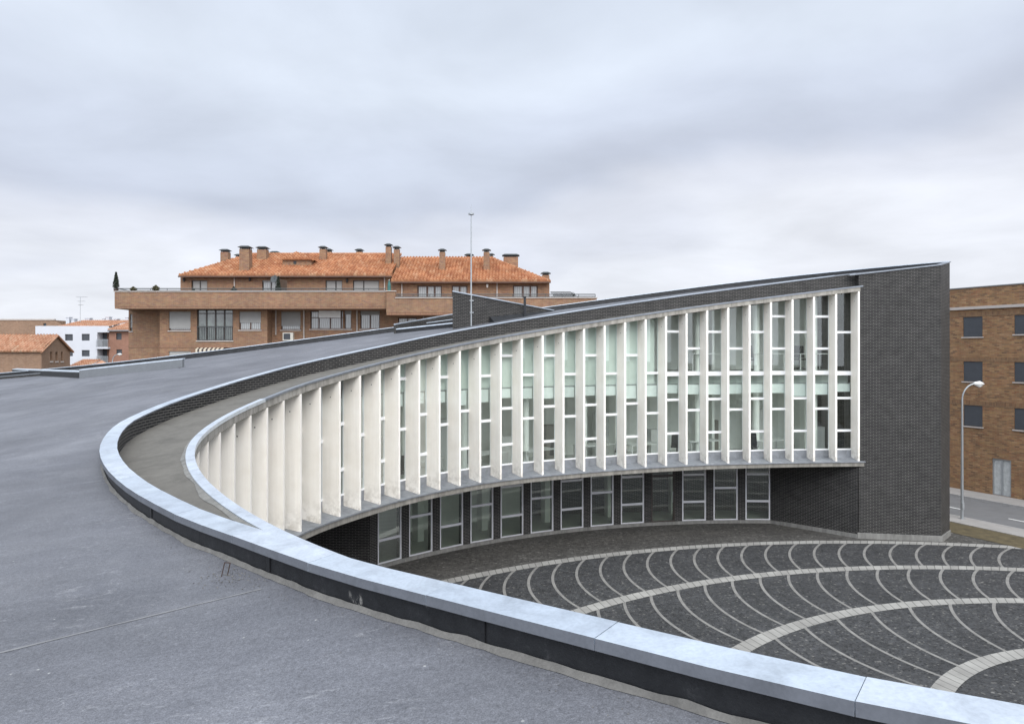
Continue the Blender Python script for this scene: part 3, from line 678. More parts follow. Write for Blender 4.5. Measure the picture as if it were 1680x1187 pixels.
# windows behind the fins
GA=[.78,-.95,-2.0,-3.37]; GB=[1.44,.09,-.93,-2.44]; LA=[-.18,-2.11,-3.43]; LB=[-.9,-2.52]
GO=.52
def barq(mb,p0,p1,z0a,z0b,z1a,z1b,n,d0,d1):
    a,b=p0+n*d0,p1+n*d0; c,d=p1+n*d1,p0+n*d1
    mb.hexa([(a.x,a.y,z0a),(b.x,b.y,z0b),(c.x,c.y,z0b),(d.x,d.y,z0a)],[(a.x,a.y,z1a),(b.x,b.y,z1b),(c.x,c.y,z1b),(d.x,d.y,z1a)])
nwin=0
for i in range(len(fs)-1):
    s0,s1=fs[i],fs[i+1]
    if EC.pt(s0).y<8.5: break
    n=EC.nrm((s0+s1)/2); tt=Vector((-n.y,n.x))   # tt points back to lower s
    p0=EC.off(s0,GO)-tt*.046; p1=EC.off(s1,GO)+tt*.046; dr=(p1-p0).normalized(); L=(p1-p0).length
    zb=SZ+.31+.30; zt0,zt1=ztopf(p0),ztopf(p1); w_=.055
    mb=MB()
    barq(mb,p0,p0+dr*w_,zb,zb,zt0-w_,zt0-w_,n,0,.07); barq(mb,p1-dr*w_,p1,zb,zb,zt1-w_,zt1-w_,n,0,.07)
    barq(mb,p0+dr*w_,p1-dr*w_,zb,zb,zb+w_,zb+w_,n,0,.07)
    barq(mb,p0,p1,zt0-w_,zt1-w_,zt0+.05,zt1+.05,n,-.003,.07)
    zs=(GA if i%2==0 else GB) if i<9 else (LB if i%2==1 else LA)
    for z_ in zs:
        z_+=EYE
        if z_>min(zt0,zt1)-.35: continue
        hh=.085 if (i<9 and abs(z_-EYE+.95)<.06) else .048
        barq(mb,p0+dr*w_,p1-dr*w_,z_-hh,z_-hh,z_+hh,z_+hh,n,-.01,.06)
    o=obj('window',mb,'wframe',bld)
    g=MB(); q0,q1=p0+n*.035+dr*.03,p1+n*.035-dr*.03; g.face([(q0.x,q0.y,zb+.02),(q1.x,q1.y,zb+.02),(q1.x,q1.y,zt1-.03),(q0.x,q0.y,zt0-.03)]); obj('pane',g,'glass',o)
    g=MB(); barq(g,p0,p1,SZ+.25,SZ+.25,zb-.002,zb-.002,n,.01,.10); obj('sill_panel',g,'sill',o)
    # roller blind hung from its rod behind the glass
    zz=EYE-1.40; dl=[.34,.40,.52,.40,.36,.46,.42,.38][(i*5)%8]
    if zt1>zz+.3:
        g=MB(); barq(g,p0+dr*.07,p1-dr*.07,zz-dl,zz-dl,zz,zz,n,.15,.156); b=obj('roller_blind',g,'blind',o)
        g=MB(); r0,r1=p0+n*.16+dr*.06,p1+n*.16-dr*.06; g.tube([(r0.x,r0.y,zz+.03),(r1.x,r1.y,zz+.03)],.022,6); obj('blind_rod',g,'galv',o)
    nwin=i
# rooms behind the bay
sE=EC.near(Vector((-4.6,10.9))); sR=fs[9]
mb=MB(); sweep(mb,EC,[(.66,SZ+.254,1),(5.6,SZ+.254,1)],None,0,sE,.4,closed=False); obj('office_floor',mb,'floor',bld)
mb=MB(); sweep(mb,EC,[(4.1,SZ+.25,1),(4.1,-.35)],zQ,0,sE,.4,closed=False)
for k in range(0,9):
    x=1.2+k*4.1
    if x>sE: break
    a=EC.off(x,2.4); b=EC.off(x,4.1); c=EC.nrm(x); tt=Vector((-c.y,c.x))*.06
    mb.hexa([(v_.x,v_.y,SZ+.25) for v_ in (a-tt,a+tt,b+tt,b-tt)],[(v_.x,v_.y,zR(v_.x,v_.y)-.1) for v_ in (a-tt,a+tt,b+tt,b-tt)])
obj('room_wall',mb,'room',bld)
for k in range(9):
    x=fs[0]+(fs[1]-fs[0])*(1.35+2.6*k)
    if x>sE: break
    c=EC.off(x,1.25); g=MB(); g.tube([(c.x,c.y,SZ+.26),(c.x,c.y,zR(c.x,c.y)-.12)],.14,14,caps=False); obj('column',g,'room',bld,smooth=True)
for k in range(10):
    x=fs[0]+(fs[1]-fs[0])*(.6+2.3*k)
    if x>sE: break
    n_=EC.nrm(x); tt=Vector((-n_.y,n_.x)); c=EC.off(x,2.9+.3*(k%3)); g=MB(); q=[c-tt*.45-n_*.2,c+tt*.45-n_*.2,c+tt*.45+n_*.2,c-tt*.45+n_*.2]
    hh=(1.1,1.9,1.4)[k%3]; g.hexa([(v_.x,v_.y,SZ+.26) for v_ in q],[(v_.x,v_.y,SZ+.26+hh) for v_ in q]); obj('fitted_cabinet',g,('office','office','cabinetdk')[k%3],bld)
mb=MB(); sweep(mb,EC,[(.70,EYE-1.02,1),(5.5,EYE-1.02,1),(5.5,EYE-.86,1),(.70,EYE-.86,1)],None,0,sR,.4)
obj('upper_floor',mb,'floor',bld)
mb=MB(); sweep(mb,EC,[(1.05,EYE-1.36,1),(1.05,EYE-1.03,1)],None,0,sR,.4,closed=False); sweep(mb,EC,[(1.05,EYE-1.36,1),(5.5,EYE-1.36,1)],None,0,sR,.4,closed=False)
sLow=EC.near(Vector((-3.6,23.4)))
sweep(mb,EC,[(.72,EYE-1.36,1),(.72,-.26)],zP,sR+.1,sLow,.4,closed=False); sweep(mb,EC,[(.80,0),(5.5,0)],lambda x,y:min(EYE-1.36,zR(x,y)-.3),sR+.1,sE,.4,closed=False)
obj('ceiling_panel',mb,'green',bld)
# ground floor: brick piers and windows on their own arc
GC=Vector((10.67,14.41)); GR=20.07
def gp(a,r=GR): return Vector((GC.x+r*math.cos(a),GC.y+r*math.sin(a)))
a_start=math.atan2(27.22-GC.y,-4.77-GC.x)+.0012; pitch=1.462/GR; wa=1.12/GR
mbw=MB(); mbpl=MB(); arc_len=lambda a:(a_start-a)*GR
def arcwall(mb,a0,a1,z0,z1,r=GR):
    n=max(1,int(abs(a1-a0)*GR/.4))
    for k in range(n):
        x,y=a0+(a1-a0)*k/n,a0+(a1-a0)*(k+1)/n; p,q=gp(x,r),gp(y,r)
        mb.face([(p.x,p.y,z0),(q.x,q.y,z0),(q.x,q.y,z1),(p.x,p.y,z1)],[(arc_len(x),z0),(arc_len(y),z0),(arc_len(y),z1),(arc_len(x),z1)])
PZ=.15; ends=[]
for i in range(13):
    a0=a_start-i*pitch; a1=a0-wa; a2=a0-pitch
    if i<12: arcwall(mbw,a1,a2,PZ-.02,SZ+.02)
    for a_,sg in ((a1,1),(a2,-1)):
        if i==12 and sg==-1: continue
        p,q=gp(a_),gp(a_,GR+.3); mbw.face([(p.x,p.y,PZ),(q.x,q.y,PZ),(q.x,q.y,SZ),(p.x,p.y,SZ)])
    p0,p1=gp(a0,GR+.02),gp(a1,GR+.02); dr=(p1-p0).normalized(); n=Vector((-dr.y,dr.x)); 
    if (p0+n-GC).length<(p0-GC).length: n=-n
    mb=MB(); w_=.065; L=(p1-p0).length; door=(i==9)
    barq(mb,p0,p0+dr*w_,PZ,PZ,SZ,SZ,n,0,.07); barq(mb,p1-dr*w_,p1,PZ,PZ,SZ,SZ,n,0,.07)
    barq(mb,p0+dr*w_,p1-dr*w_,PZ,PZ,PZ+.05,PZ+.05,n,0,.07); barq(mb,p0+dr*w_,p1-dr*w_,SZ-.05,SZ-.05,SZ,SZ,n,0,.07)
    for z_ in ([1.0,2.22] if i%2==0 else [1.6]) if not door else [2.2]:
        barq(mb,p0+dr*w_,p1-dr*w_,z_-.045,z_-.045,z_+.045,z_+.045,n,-.01,.06)
    o=obj('entrance_door' if door else 'window',mb,'dkbronze' if door else 'gframe',bld)
    g=MB(); q0,q1=p0+n*.03+dr*.03,p1+n*.03-dr*.03; g.face([(q0.x,q0.y,PZ+.03),(q1.x,q1.y,PZ+.03),(q1.x,q1.y,SZ-.03),(q0.x,q0.y,SZ-.03)]); obj('pane',g,'gglass',o)
    if door:
        g=MB(); h=p1-dr*.12-n*.05; g.tube([(h.x,h.y,1.0),(h.x,h.y,1.5)],.014,6); obj('handle',g,'galv',o)
    a_last=a1
# ends of the recessed wall
pe=gp(a_last); mbw.face([(pe.x,pe.y,PZ-.02),(D_.x,D_.y,PZ-.02),(D_.x,D_.y,SZ+.02),(pe.x,pe.y,SZ+.02)]) 
mbw.face([(D_.x,D_.y,PZ-.02),(A_.x,A_.y,PZ-.02),(A_.x,A_.y,SZ+.1),(D_.x,D_.y,SZ+.1)])
g0=gp(a_start+.35/GR); arcwall(mbw,a_start+.35/GR,a_start,PZ-.02,SZ+.02)
mbw.face([(g0.x,g0.y,0),(g0.x-7,g0.y-.15,0),(g0.x-7,g0.y-.15,SZ+.02),(g0.x,g0.y,SZ+.02)])
obj('ground_floor_wall',mbw,'klinker',bld,merge=False)
n=40
for k in range(n):
    x,y=a_start+.35/GR+(a_last-a_start-.35/GR)*k/n,a_start+.35/GR+(a_last-a_start-.35/GR)*(k+1)/n
    p,q,r,s_=gp(x,GR-.04),gp(y,GR-.04),gp(y,GR+.2),gp(x,GR+.2)
    mbpl.hexa([(v_.x,v_.y,0) for v_ in (p,q,r,s_)],[(v_.x,v_.y,PZ) for v_ in (p,q,r,s_)])
def plseg(a,b,z,out=.05):
    d=(b-a).normalized(); n=Vector((d.y,-d.x))*out
    mbpl.hexa([(v_.x,v_.y,0) for v_ in (a+n,b+n,b-n*3,a-n*3)],[(v_.x,v_.y,z) for v_ in (a+n,b+n,b-n*3,a-n*3)])
plseg(pe,D_,PZ,.04); plseg(D_,A_+Vector((-.02,0)),.17,.045); plseg(A_+Vector((-.03,0)),B_+Vector((.05,-.03)),.24,.05); plseg(B_+Vector((.05,0)),C_,.24,.045)
obj('plinth',mbpl,'plinth',bld)
mb=MB()
for k in range(20):
    x,y=a_start+(a_last-.1-a_start)*k/20,a_start+(a_last-.1-a_start)*(k+1)/20
    for r0,r1 in ((GR+.1,GR+5),):
        p,q,r,s_=gp(x,r0),gp(y,r0),gp(y,r1),gp(x,r1); mb.face([(v_.x,v_.y,.13) for v_ in (p,q,r,s_)])
obj('lobby_floor',mb,'floor',bld)
mb=MB(); arcwall(mb,a_start+.02,a_last-.15,.13,SZ,GR+3.2)
for k in range(7):
    a_=a_start-(.15+k*2.0)*pitch; p,q=gp(a_,GR+1.6),gp(a_,GR+2.0); d=Vector((-(q-p).y,(q-p).x)).normalized()*.15
    mb.hexa([(v_.x,v_.y,.13) for v_ in (p-d,p+d,q+d,q-d)],[(v_.x,v_.y,SZ) for v_ in (p-d,p+d,q+d,q-d)])
obj('lobby_wall',mb,'room',bld)
# tall end block and outer walls
mb=MB(); acc=0; path=[Vector((14.52,32.7)),A_+Vector((.03,0)),B_,C_]+[OC.pt(x) for x in frange(.3,OC.len,.5)]+[Vector((-34,40)),Vector((-34,-7)),Vector((14,-7)),Vector((14,-.3))]
for a,b in zip(path,path[1:]):
    l=(b-a).length
    def tz(p): return zQ(p.x,p.y)-.04
    mb.face([(a.x,a.y,0.),(b.x,b.y,0.),(b.x,b.y,tz(b)),(a.x,a.y,tz(a))],[(acc,0),(acc+l,0),(acc+l,tz(b)),(acc,tz(a))]); acc+=l
obj('outer_wall',mb,'klinker',bld,merge=False)
mb=MB(); EB=Curve([tuple(A_+Vector((-.35,.06))),tuple(A_.lerp(B_,.5)),tuple(B_)],.3,0,0)
for a,b in ((A_+Vector((-.3,.05)),B_),(B_,C_)):
    d=(b-a).normalized(); n=Vector((d.y,-d.x))
    a2,b2=a-d*.03,b+d*.03; q=[a2+n*.04,b2+n*.04,b2-n*.2,a2-n*.2]
    mb.hexa([(v_.x,v_.y,zQ(v_.x,v_.y)-.05) for v_ in q],[(v_.x,v_.y,zQ(v_.x,v_.y)-.01) for v_ in q])
obj('end_coping',mb,'zincm',bld)
mb=MB(); sweep(mb,OC,[(.03,-.01),(.03,.012),(-.08,.012),(-.08,-.01)],zQ,0,OC.len,.3); obj('edge_trim',mb,'zinc',bld)
mb=MB(); sweep(mb,OC,[(.0,-.011),(-.05,-.011),(-.08,-.32),(.0,-.32)],zQ,0,OC.len,.3); obj('edge_upstand',mb,'dark',bld)
# sunk well beside the outer edge, left
def wallstrip(mb,pts,zt,zb,th,mi=0,side=1):
    for a,b in zip(pts,pts[1:]):
        d=(b-a).normalized(); n=Vector((-d.y,d.x))*th*side
        mb.hexa([(v_.x,v_.y,zb(v_.x,v_.y)) for v_ in (a,b,b+n,a+n)],[(v_.x,v_.y,zt(v_.x,v_.y)) for v_ in (a,b,b+n,a+n)],mi)
up=lambda h:(lambda x,y:zR(x,y)+h)
mb=MB(); wallstrip(mb,[wa0,wa1],up(.30),up(-1.6),.12); obj('well_upstand',mb,'zincd',bld)
mb=MB(); wallstrip(mb,[wleft,wa0-dirA*.02],up(.22),up(-1.6),.14); obj('well_upstand',mb,'dark',bld)
mb=MB(); wallstrip(mb,[wleft,wa0],up(.26),up(.221),.20); wallstrip(mb,[wa0,wa1+dirA*.02],up(.335),up(.301),.14); obj('well_trim',mb,'zinc',bld)
mb=MB(); wallstrip(mb,[wa1,wback1],up(.01),up(-1.6),.12); wallstrip(mb,[wback1,OC.off((OC.near(wback1)+OC.near(wback0))/2,-.9),wback0],up(.10),up(-1.6),.1); obj('well_wall',mb,'klinker',bld)
mb=MB(); wallstrip(mb,[wback1,OC.off((OC.near(wback1)+OC.near(wback0))/2,-.9),wback0],up(.13),up(.101),.12); obj('well_trim',mb,'zincd',bld)
mb=fillpoly([holeA],lambda x,y:zR(x,y)-1.0); obj('well_floor',mb,'dark',bld)
# second well in the middle of the roof
mb=MB(); wallstrip(mb,[wl0,wl1],up(.16),up(-1),.08); obj('well_upstand',mb,'dark',bld)
mb=MB(); wallstrip(mb,[wl0,wl1],up(.20),up(.161),.14); wallstrip(mb,[wl0,wl2],up(.42),up(.38),-.12); obj('well_trim',mb,'zinc',bld)
mb=MB(); wallstrip(mb,[wl0,wl2],up(.38),up(-1),-.1); obj('well_wall',mb,'klinker',bld)
mb=fillpoly([holeB],lambda x,y:zR(x,y)-.9); obj('well_floor',mb,'dark',bld)
# wedge shaped stair box
s0=onR(742.5,540); s1=onR(908,510.3); d=(s1-s0); d.z=0; d.normalize(); n=Vector((-d.y,d.x,0))
if n.y<0: n=-n
st0=at(742.5,478.5,s0.y); st1=Vector((s1.x,s1.y,s1.z+.02)); mb=MB(); dep=1.3
dv=Vector((.03,1,0)); b4=[s0,s1,s1+dv*.3,s0+dv*dep]; b4=[Vector((q.x,q.y,zR(q.x,q.y)-.3)) for q in b4]
t4=[st0,st1,st1+dv*.3,st0+dv*dep]; mb.hexa(b4,t4); obj('stair_box',mb,'klinker',bld)
mb=MB(); up3=Vector((0,0,.03)); dn=Vector((0,0,-.035)); q=[st0-n*.04-d*.04,st1-n*.04,st1+dv*.34,st0+dv*(dep+.04)-d*.02]
mb.hexa([x+Vector((0,0,.003)) for x in q],[x+Vector((0,0,.045)) for x in q]); obj('stair_box_coping',mb,'zinc',bld)
f0=onR(797,529.5); f1=onR(905,511); mb=MB(); k=-n*.05
a=s0.lerp(s1,.33)-n*.012; b=s0.lerp(s1,1.0)-n*.012; a.z=zR(a.x,a.y); b.z=zR(b.x,b.y)
mb.hexa([a-n*.35,b-n*.1,b,a],[a-n*.02+Vector((0,0,.25)),b-n*.02+Vector((0,0,.03)),b+Vector((0,0,.03)),a+Vector((0,0,.25))]); obj('stair_box_flashing',mb,'dark',bld)
# ------------------------------------------------------------------ things on the roof
bp=onR(772.5,533); bp=bp-n*.0; 
bp=Vector(s0.lerp(s1,(773-742.5)/(908-742.5)*.97))-n*.12; bp.x=(773-UC)/F*bp.y; bp.z=zR(bp.x,bp.y)
ms=thing('lightning_mast',bp,'tall thin grey lightning rod mast clamped to the brick roof box','mast')
ztop=at(772,352,bp.y).z
mb=MB(); mb.tube([bp+Vector((0,0,0)),bp+Vector((0,0,.9*(ztop-bp.z)/2)),Vector((bp.x,bp.y,ztop))],[.035,.03,.022],8); obj('pole',mb,'galv',ms)
mb=MB()
for v_ in (493,512.5):
    z_=at(773,v_,bp.y).z; mb.box(bp.x-.10,bp.x+.10,bp.y-.045,bp.y+.10,z_-.02,z_+.02)
obj('clamp',mb,'galv',ms)
mb=MB(); c=Vector((bp.x,bp.y,ztop)); mb.tube([c-Vector((0,0,.03)),c+Vector((0,0,.0)),c+Vector((0,0,.05)),c+Vector((0,0,.08))],[.03,.12,.12,.03],12); mb.tube([c+Vector((0,0,.08)),c+Vector((0,0,.42))],[.012,.005],6); obj('rod_head',mb,'galv',ms)
vp=onR(861,519.5); vt=thing('vent_pipe',vp,'black vent pipe standing on the roof before the low end of the brick box','pipe')
zt=at(860,488,vp.y).z; mb=MB(); mb.tube([vp-Vector((0,0,.05)),Vector((vp.x,vp.y,zt))],.055,10); obj('pipe',mb,'black',vt)
mb=MB(); mb.tube([Vector((vp.x-.02,vp.y,zt)),Vector((vp.x-.02,vp.y,zt+.05))],[.085,.085],10); obj('cap',mb,'black',vt)
# rusty bracket and rubble beside the upstand
rb=onR(367,945); bk=thing('bent_rebar',rb,'rusty bent steel loop sticking up from the roof beside the black upstand','bracket')
mb=MB(); up_=Vector((.02,.02,.115)); r1=rb+Vector((-.02,0,-.01)); r2=rb+Vector((.022,.01,-.01))
mb.tube([r1,r1+up_],.0045,6); mb.tube([r2,r2+up_*.95],.0045,6); mb.tube([r1+up_,r2+up_*.95],.0045,6); obj('loop',mb,'rust',bk)
mb=MB(); random.seed(3)
def pebble(p,r):
    k=[Vector((random.uniform(-1,1),random.uniform(-1,1),random.uniform(-.3,.9))).normalized()*r*random.uniform(.6,1.1) for _ in range(6)]
    b=bmesh.new(); [b.verts.new(p+x) for x in k]; bmesh.ops.convex_hull(b,input=b.verts)
    for f_ in b.faces: mb.face([v_.co.copy() for v_ in f_.verts])
    b.free()
for k in range(170):
    u=random.gauss(375,28); v_=random.gauss(947,9); p_=onR(u,v_)
    if (WC.off(WC.near(p_.xy),0)-p_.xy).length<cw(WC.near(p_.xy))+.03 or p_.y<1: continue
    pebble(p_+Vector((0,0,.003)),random.uniform(.003,.010))
for k in range(420):
    x=random.uniform(WC.len-22,WC.len-6); q=WC.off(x,cw(x)+.05+abs(random.gauss(0,.07))); pebble(Vector((q.x,q.y,zR(q.x,q.y)+.002)),random.uniform(.002,.006))
for k in range(60):
    p_=onR(random.uniform(60,560),random.uniform(800,1100))
    if WC.off(WC.near(p_.xy),0).y<p_.y: continue
    pebble(p_+Vector((0,0,.002)),random.uniform(.003,.007))
struct('rubble',mb,'mortar','stuff',merge=False)
# ------------------------------------------------------------------ office furniture seen through the glass
def desk(loc,rz,label):
    t=thing('office_desk',(0,0,0),label,'desk','office desks behind the glass')
    m=MB(); m.box(-.8,.8,-.4,.4,.71,.74); obj('desk_top',m,'office',t)
    for sx in (-1,1):
        m=MB(); m.box(sx*.76-.02,sx*.76+.02,-.38,-.34,0,.71); m.box(sx*.76-.02,sx*.76+.02,.34,.38,0,.71); m.box(sx*.76-.02,sx*.76+.02,-.38,.38,.0,.03); obj('leg',m,'office',t)
    t.location=loc; t.rotation_euler=(0,0,rz); return t
def chair(loc,rz,label):
    t=thing('office_chair',(0,0,0),label,'chair','office chairs behind the glass')
    m=MB(); m.box(-.24,.24,-.24,.24,.44,.51); obj('seat',m,'chairb',t)
    m=MB(); m.hexa([(-.22,.22,.55),(.22,.22,.55),(.22,.27,.55),(-.22,.27,.55)],[(-.19,.30,1.08),(.19,.30,1.08),(.19,.34,1.08),(-.19,.34,1.08)]); m.box(-.03,.03,.24,.28,.45,.6); obj('backrest',m,'chairb',t)
    m=MB(); m.tube([(0,0,.08),(0,0,.44)],.03,8)
    for k in range(5): m.tube([(0,0,.1),(.28*math.cos(k*1.257),.28*math.sin(k*1.257),.05)],.018,6)
    obj('base',m,'black',t); t.location=loc; t.rotation_euler=(0,0,rz); return t
def inside(i,frac,off,z):
    s_=fs[i]+(fs[i+1]-fs[i])*frac; p=EC.off(s_,off); n=EC.nrm(s_); return Vector((p.x,p.y,z)),math.atan2(n.y,n.x)-math.pi/2
FZ=SZ+.254; UZ=EYE-.86
dl=['white desk behind the lower glazing, nearest the brick end wall','white desk on the lower floor with a black chair, midway along the white fins','white desk on the lower floor behind the left half of the fins',
 'white desk on the lower floor, third glazed bay from the left','white desk on the upper floor, nearest the brick end wall','white desk on the upper floor, at the low end of the upper rooms']
dl+=['white desk on the lower floor at the fourth window from the brick end wall','white desk on the lower floor just left of the tall upper rooms','white desk on the lower floor, left of the middle of the glazed facade','white desk on the upper floor, third window from the brick end wall']
for (i,fr,of,z,lb) in zip((6,11,16,19,1,6,3,9,14,3),(.5,.5,.5,.2,.4,.5,.5,.5,.5,.5),(1.5,1.6,1.5,1.6,1.5,1.4,1.3,1.2,1.3,1.6),(FZ,FZ,FZ,FZ,UZ,UZ,FZ,FZ,FZ,UZ),dl):
    p,r=inside(i,fr,of,z); desk(p,r+.2,lb)
cl_=['black swivel chair on the lower floor near the brick end wall','black swivel chair at the desk midway along the lower floor','black swivel chair on the lower floor behind the left half of the fins','black swivel chair on the upper floor third window from the brick end','black swivel chair on the upper floor beside the end wall']
cl_+=['black swivel chair on the lower floor at the fourth window from the end wall','black swivel chair on the lower floor left of the tall upper rooms','black swivel chair on the lower floor, furthest left']
for (i,fr,of,z,lb) in zip((7,13,17,4,1,4,10,20),(.5,.4,.5,.5,.5,.3,.5,.4),(1.7,1.5,1.4,1.1,2.3,1.1,1.1,1.2),(FZ,FZ,FZ,UZ,UZ,FZ,FZ,FZ),cl_):
    p,r=inside(i,fr,of,z); chair(p,r+2.6,lb)
# ------------------------------------------------------------------ apartment block with tiled roofs
apt=thing('apartment_block',(-10,56,0),'long orange brick apartment block with terraces, chimneys and clay tile roofs','building')
def WY(Y): return Wall((0,Y),(1,0),(0,1))
def hx(W,u0,u1,v0,v1): return (W.a(u0),W.a(u1),W.z(u0,v1),W.z(u0,v0))
mainW=WY(55.2); recW=WY(56.3); penW=WY(58.2); bandW=WY(54.0); rbandW=WY(53.6)
# wall sheets with window holes
h_main=[hx(mainW,277,312.5,511,542),hx(mainW,323,382,506.5,558.5),hx(mainW,392.5,428,511,541),hx(mainW,277,313,576,600),hx(mainW,324,382,570,600)]
mb=MB(); mainW.sheet(mb,mainW.a(262),mainW.a(438.5),0,mainW.z(300,504),h_main)
a0,a1=mainW.a(262),mainW.a(438.5); zt=mainW.z(300,504)
for a_ in (a0,a1): mb.face([mainW.p(a_,0),mainW.p(a_,0,1.1),mainW.p(a_,zt,1.1),mainW.p(a_,zt)])
h_rec=[hx(recW,461,493,511,541),hx(recW,509,563,509.5,539.5),hx(recW,565,576.5,509.5,539.5),hx(recW,591,623,510,539.5),hx(recW,653,684,521,545),hx(recW,213.2,217.2,515,543)]
recW.sheet(mb,recW.a(211),recW.a(262.5),0,recW.z(300,504),h_rec[5:]); recW.sheet(mb,recW.a(438),recW.a(960),0,recW.z(300,504),h_rec[:5])
aL=recW.a(211); mb.face([recW.p(aL,0),recW.p(aL,0,9),recW.p(aL,zt,9),recW.p(aL,zt)])
aR=recW.a(960); mb.face([recW.p(aR,0),recW.p(aR,0,9),recW.p(aR,zt,9),recW.p(aR,zt)])
# flat roofs (terraces)
zb=recW.z(300,478)-.9
mb.face([recW.p(aL,zb,-2),recW.p(aR,zb,-2),recW.p(aR,zb,10),recW.p(aL,zb,10)])
obj('wall',mb,'obrick',apt,merge=False)
mb=MB(); mainW.box(mb,a0-.01,a1+.01,mainW.z(300,570),mainW.z(300,566.3),-.03,.02); recW.box(mb,recW.a(211)-.02,recW.a(262),recW.z(300,570),recW.z(300,566.3),-.03,.02); obj('string_course',mb,'soldier',apt)
# terrace parapets
mb=MB(); b0,b1=bandW.a(188),bandW.a(633.5); zt,zl=bandW.z(300,478.6),bandW.z(300,502.5)
bandW.box(mb,b0,b1,zl,zt,0,.28); bandW.box(mb,b0,b0+.28,zl,zt,.28,4.5); 
mb.face([bandW.p(b0,zl,.0),bandW.p(b1,zl,0),bandW.p(b1,zl,2.4),bandW.p(b0,zl,2.4)])
obj('terrace_parapet',mb,'obrick',apt)
mb=MB(); bandW.box(mb,b0-.0,b1,zl-.16,zl,.02,2.2); obj('string_course',mb,'soldier',apt)
mb=MB(); bandW.box(mb,b0-.06,b1,zt+.002,zt+.06,-.06,.34); bandW.box(mb,b0-.06,b0+.32,zt+.002,zt+.06,.34,4.5); obj('parapet_coping',mb,'sillstone',apt)
mb=MB(); r0,rm,r1=rbandW.a(633.8),rbandW.a(648.5),rbandW.a(979); zt2,zh,zl2=rbandW.z(300,489),rbandW.z(300,478),rbandW.z(300,512.5)
rbandW.box(mb,r0,rm,zl2,zh,0,.28); rbandW.box(mb,rm,r1,zl2,zt2,.001,.28); rbandW.box(mb,r1-.28,r1,zl2,zt2,.28,5); mb.face([rbandW.p(r0,zl2,0),rbandW.p(r1,zl2,0),rbandW.p(r1,zl2,2.8),rbandW.p(r0,zl2,2.8)])
rbandW.box(mb,r0,r0+.28,zl2,zh,.281,2)
obj('terrace_parapet',mb,'obrick',apt)
mb=MB(); rbandW.box(mb,r0,r1,zl2-.17,zl2,.02,2.2); obj('string_course',mb,'soldier',apt)
mb=MB(); rbandW.box(mb,rm,r1+.06,zt2+.002,zt2+.06,-.06,.34); rbandW.box(mb,r0-.04,rm+.04,zh+.002,zh+.06,-.06,.34); obj('parapet_coping',mb,'sillstone',apt)
# windows, main floor
window(apt,mainW,h_main[0],shutter=.88); 
o=window(apt,mainW,h_main[1],'dkbronze','tglass',mull=(.25,.5,.75),trans=(.44,.86),fw=.07)
g=MB(); a_,b_,c_,d_2=h_main[1]
for k in range(21): x=a_+.05+(b_-a_-.1)*k/20; mainW.box(g,x-.012,x+.012,c_+.05,c_+(d_2-c_)*.42,-.03,-.01)
mainW.box(g,a_,b_,c_+(d_2-c_)*.42,c_+(d_2-c_)*.42+.06,-.04,.0); mainW.box(g,a_,b_,c_+.02,c_+.06,-.04,.0); obj('railing',g,'rail',o)
window(apt,mainW,h_main[2],shutter=.6,mull=(.5,)); window(apt,mainW,h_main[3],shutter=.9); window(apt,mainW,h_main[4],'dkbronze','tglass',mull=(.5,))
window(apt,recW,h_rec[0],shutter=.78); window(apt,recW,h_rec[1],mull=(.25,.6,.93),shutter=0,trans=(.62,)); window(apt,recW,h_rec[2],shutter=.2); window(apt,recW,h_rec[3],mull=(.5,),shutter=.22); window(apt,recW,h_rec[4],mull=(.5,)); window(apt,recW,h_rec[5],sill=True,shutter=.8,fw=.03)
g=MB(); a_,b_,c_,d_2=h_rec[1]; recW.box(g,a_+(b_-a_)*.26,b_-(b_-a_)*.08,c_+(d_2-c_)*.62,d_2,.0,.03); obj('shutter',g,'whitem',apt)
g=MB(); W=mainW; W.box(g,W.a(324),W.a(368),W.z(340,579),W.z(340,572.5),-.35,-.3); g.face([W.p(W.a(324),W.z(340,572.5),-.3),W.p(W.a(368),W.z(340,572.5),-.3),W.p(W.a(368),W.z(340,570),-.02),W.p(W.a(324),W.z(340,570),-.02)]); obj('awning',g,'awning',apt)
# penthouse walls
eL=(451.5,); h_pen=[hx(penW,314,340,459.5,485),hx(penW,430,458,459.5,485),hx(penW,534,561.5,459.5,485),hx(penW,579,622,459.5,485)]
h_pr=[hx(penW,684.5,725,468,492),hx(penW,741,767,468,492),hx(penW,841.5,882.5,467.5,492)]
zeL,zeR=penW.z(300,453.5),penW.z(700,462.5); mb=MB()
penW.sheet(mb,penW.a(296),penW.a(641),zb,zeL,h_pen); penW.sheet(mb,penW.a(641),penW.a(901.5),zb,zeR,h_pr)
for a_,z_ in ((penW.a(296),zeL),(penW.a(901.5),zeR),(penW.a(641),zeL)): mb.face([penW.p(a_,zb),penW.p(a_,zb,7),penW.p(a_,z_,7),penW.p(a_,z_)])
obj('penthouse_wall',mb,'obrick',apt,merge=False)
window(apt,penW,h_pen[0],'dkbronze','shutter',mull=(.52,),sill=False); window(apt,penW,h_pen[1],'dkbronze','cglass',mull=(.5,),sill=False,shutter=.1); window(apt,penW,h_pen[2],'dkbronze','shutter',mull=(.6,),sill=False); window(apt,penW,h_pen[3],'dkbronze','shutter',mull=(.4,),sill=False)
for h in h_pr: window(apt,penW,h,mull=(.4,.7) if h is not h_pr[1] else (.5,),sill=False,fw=.1)
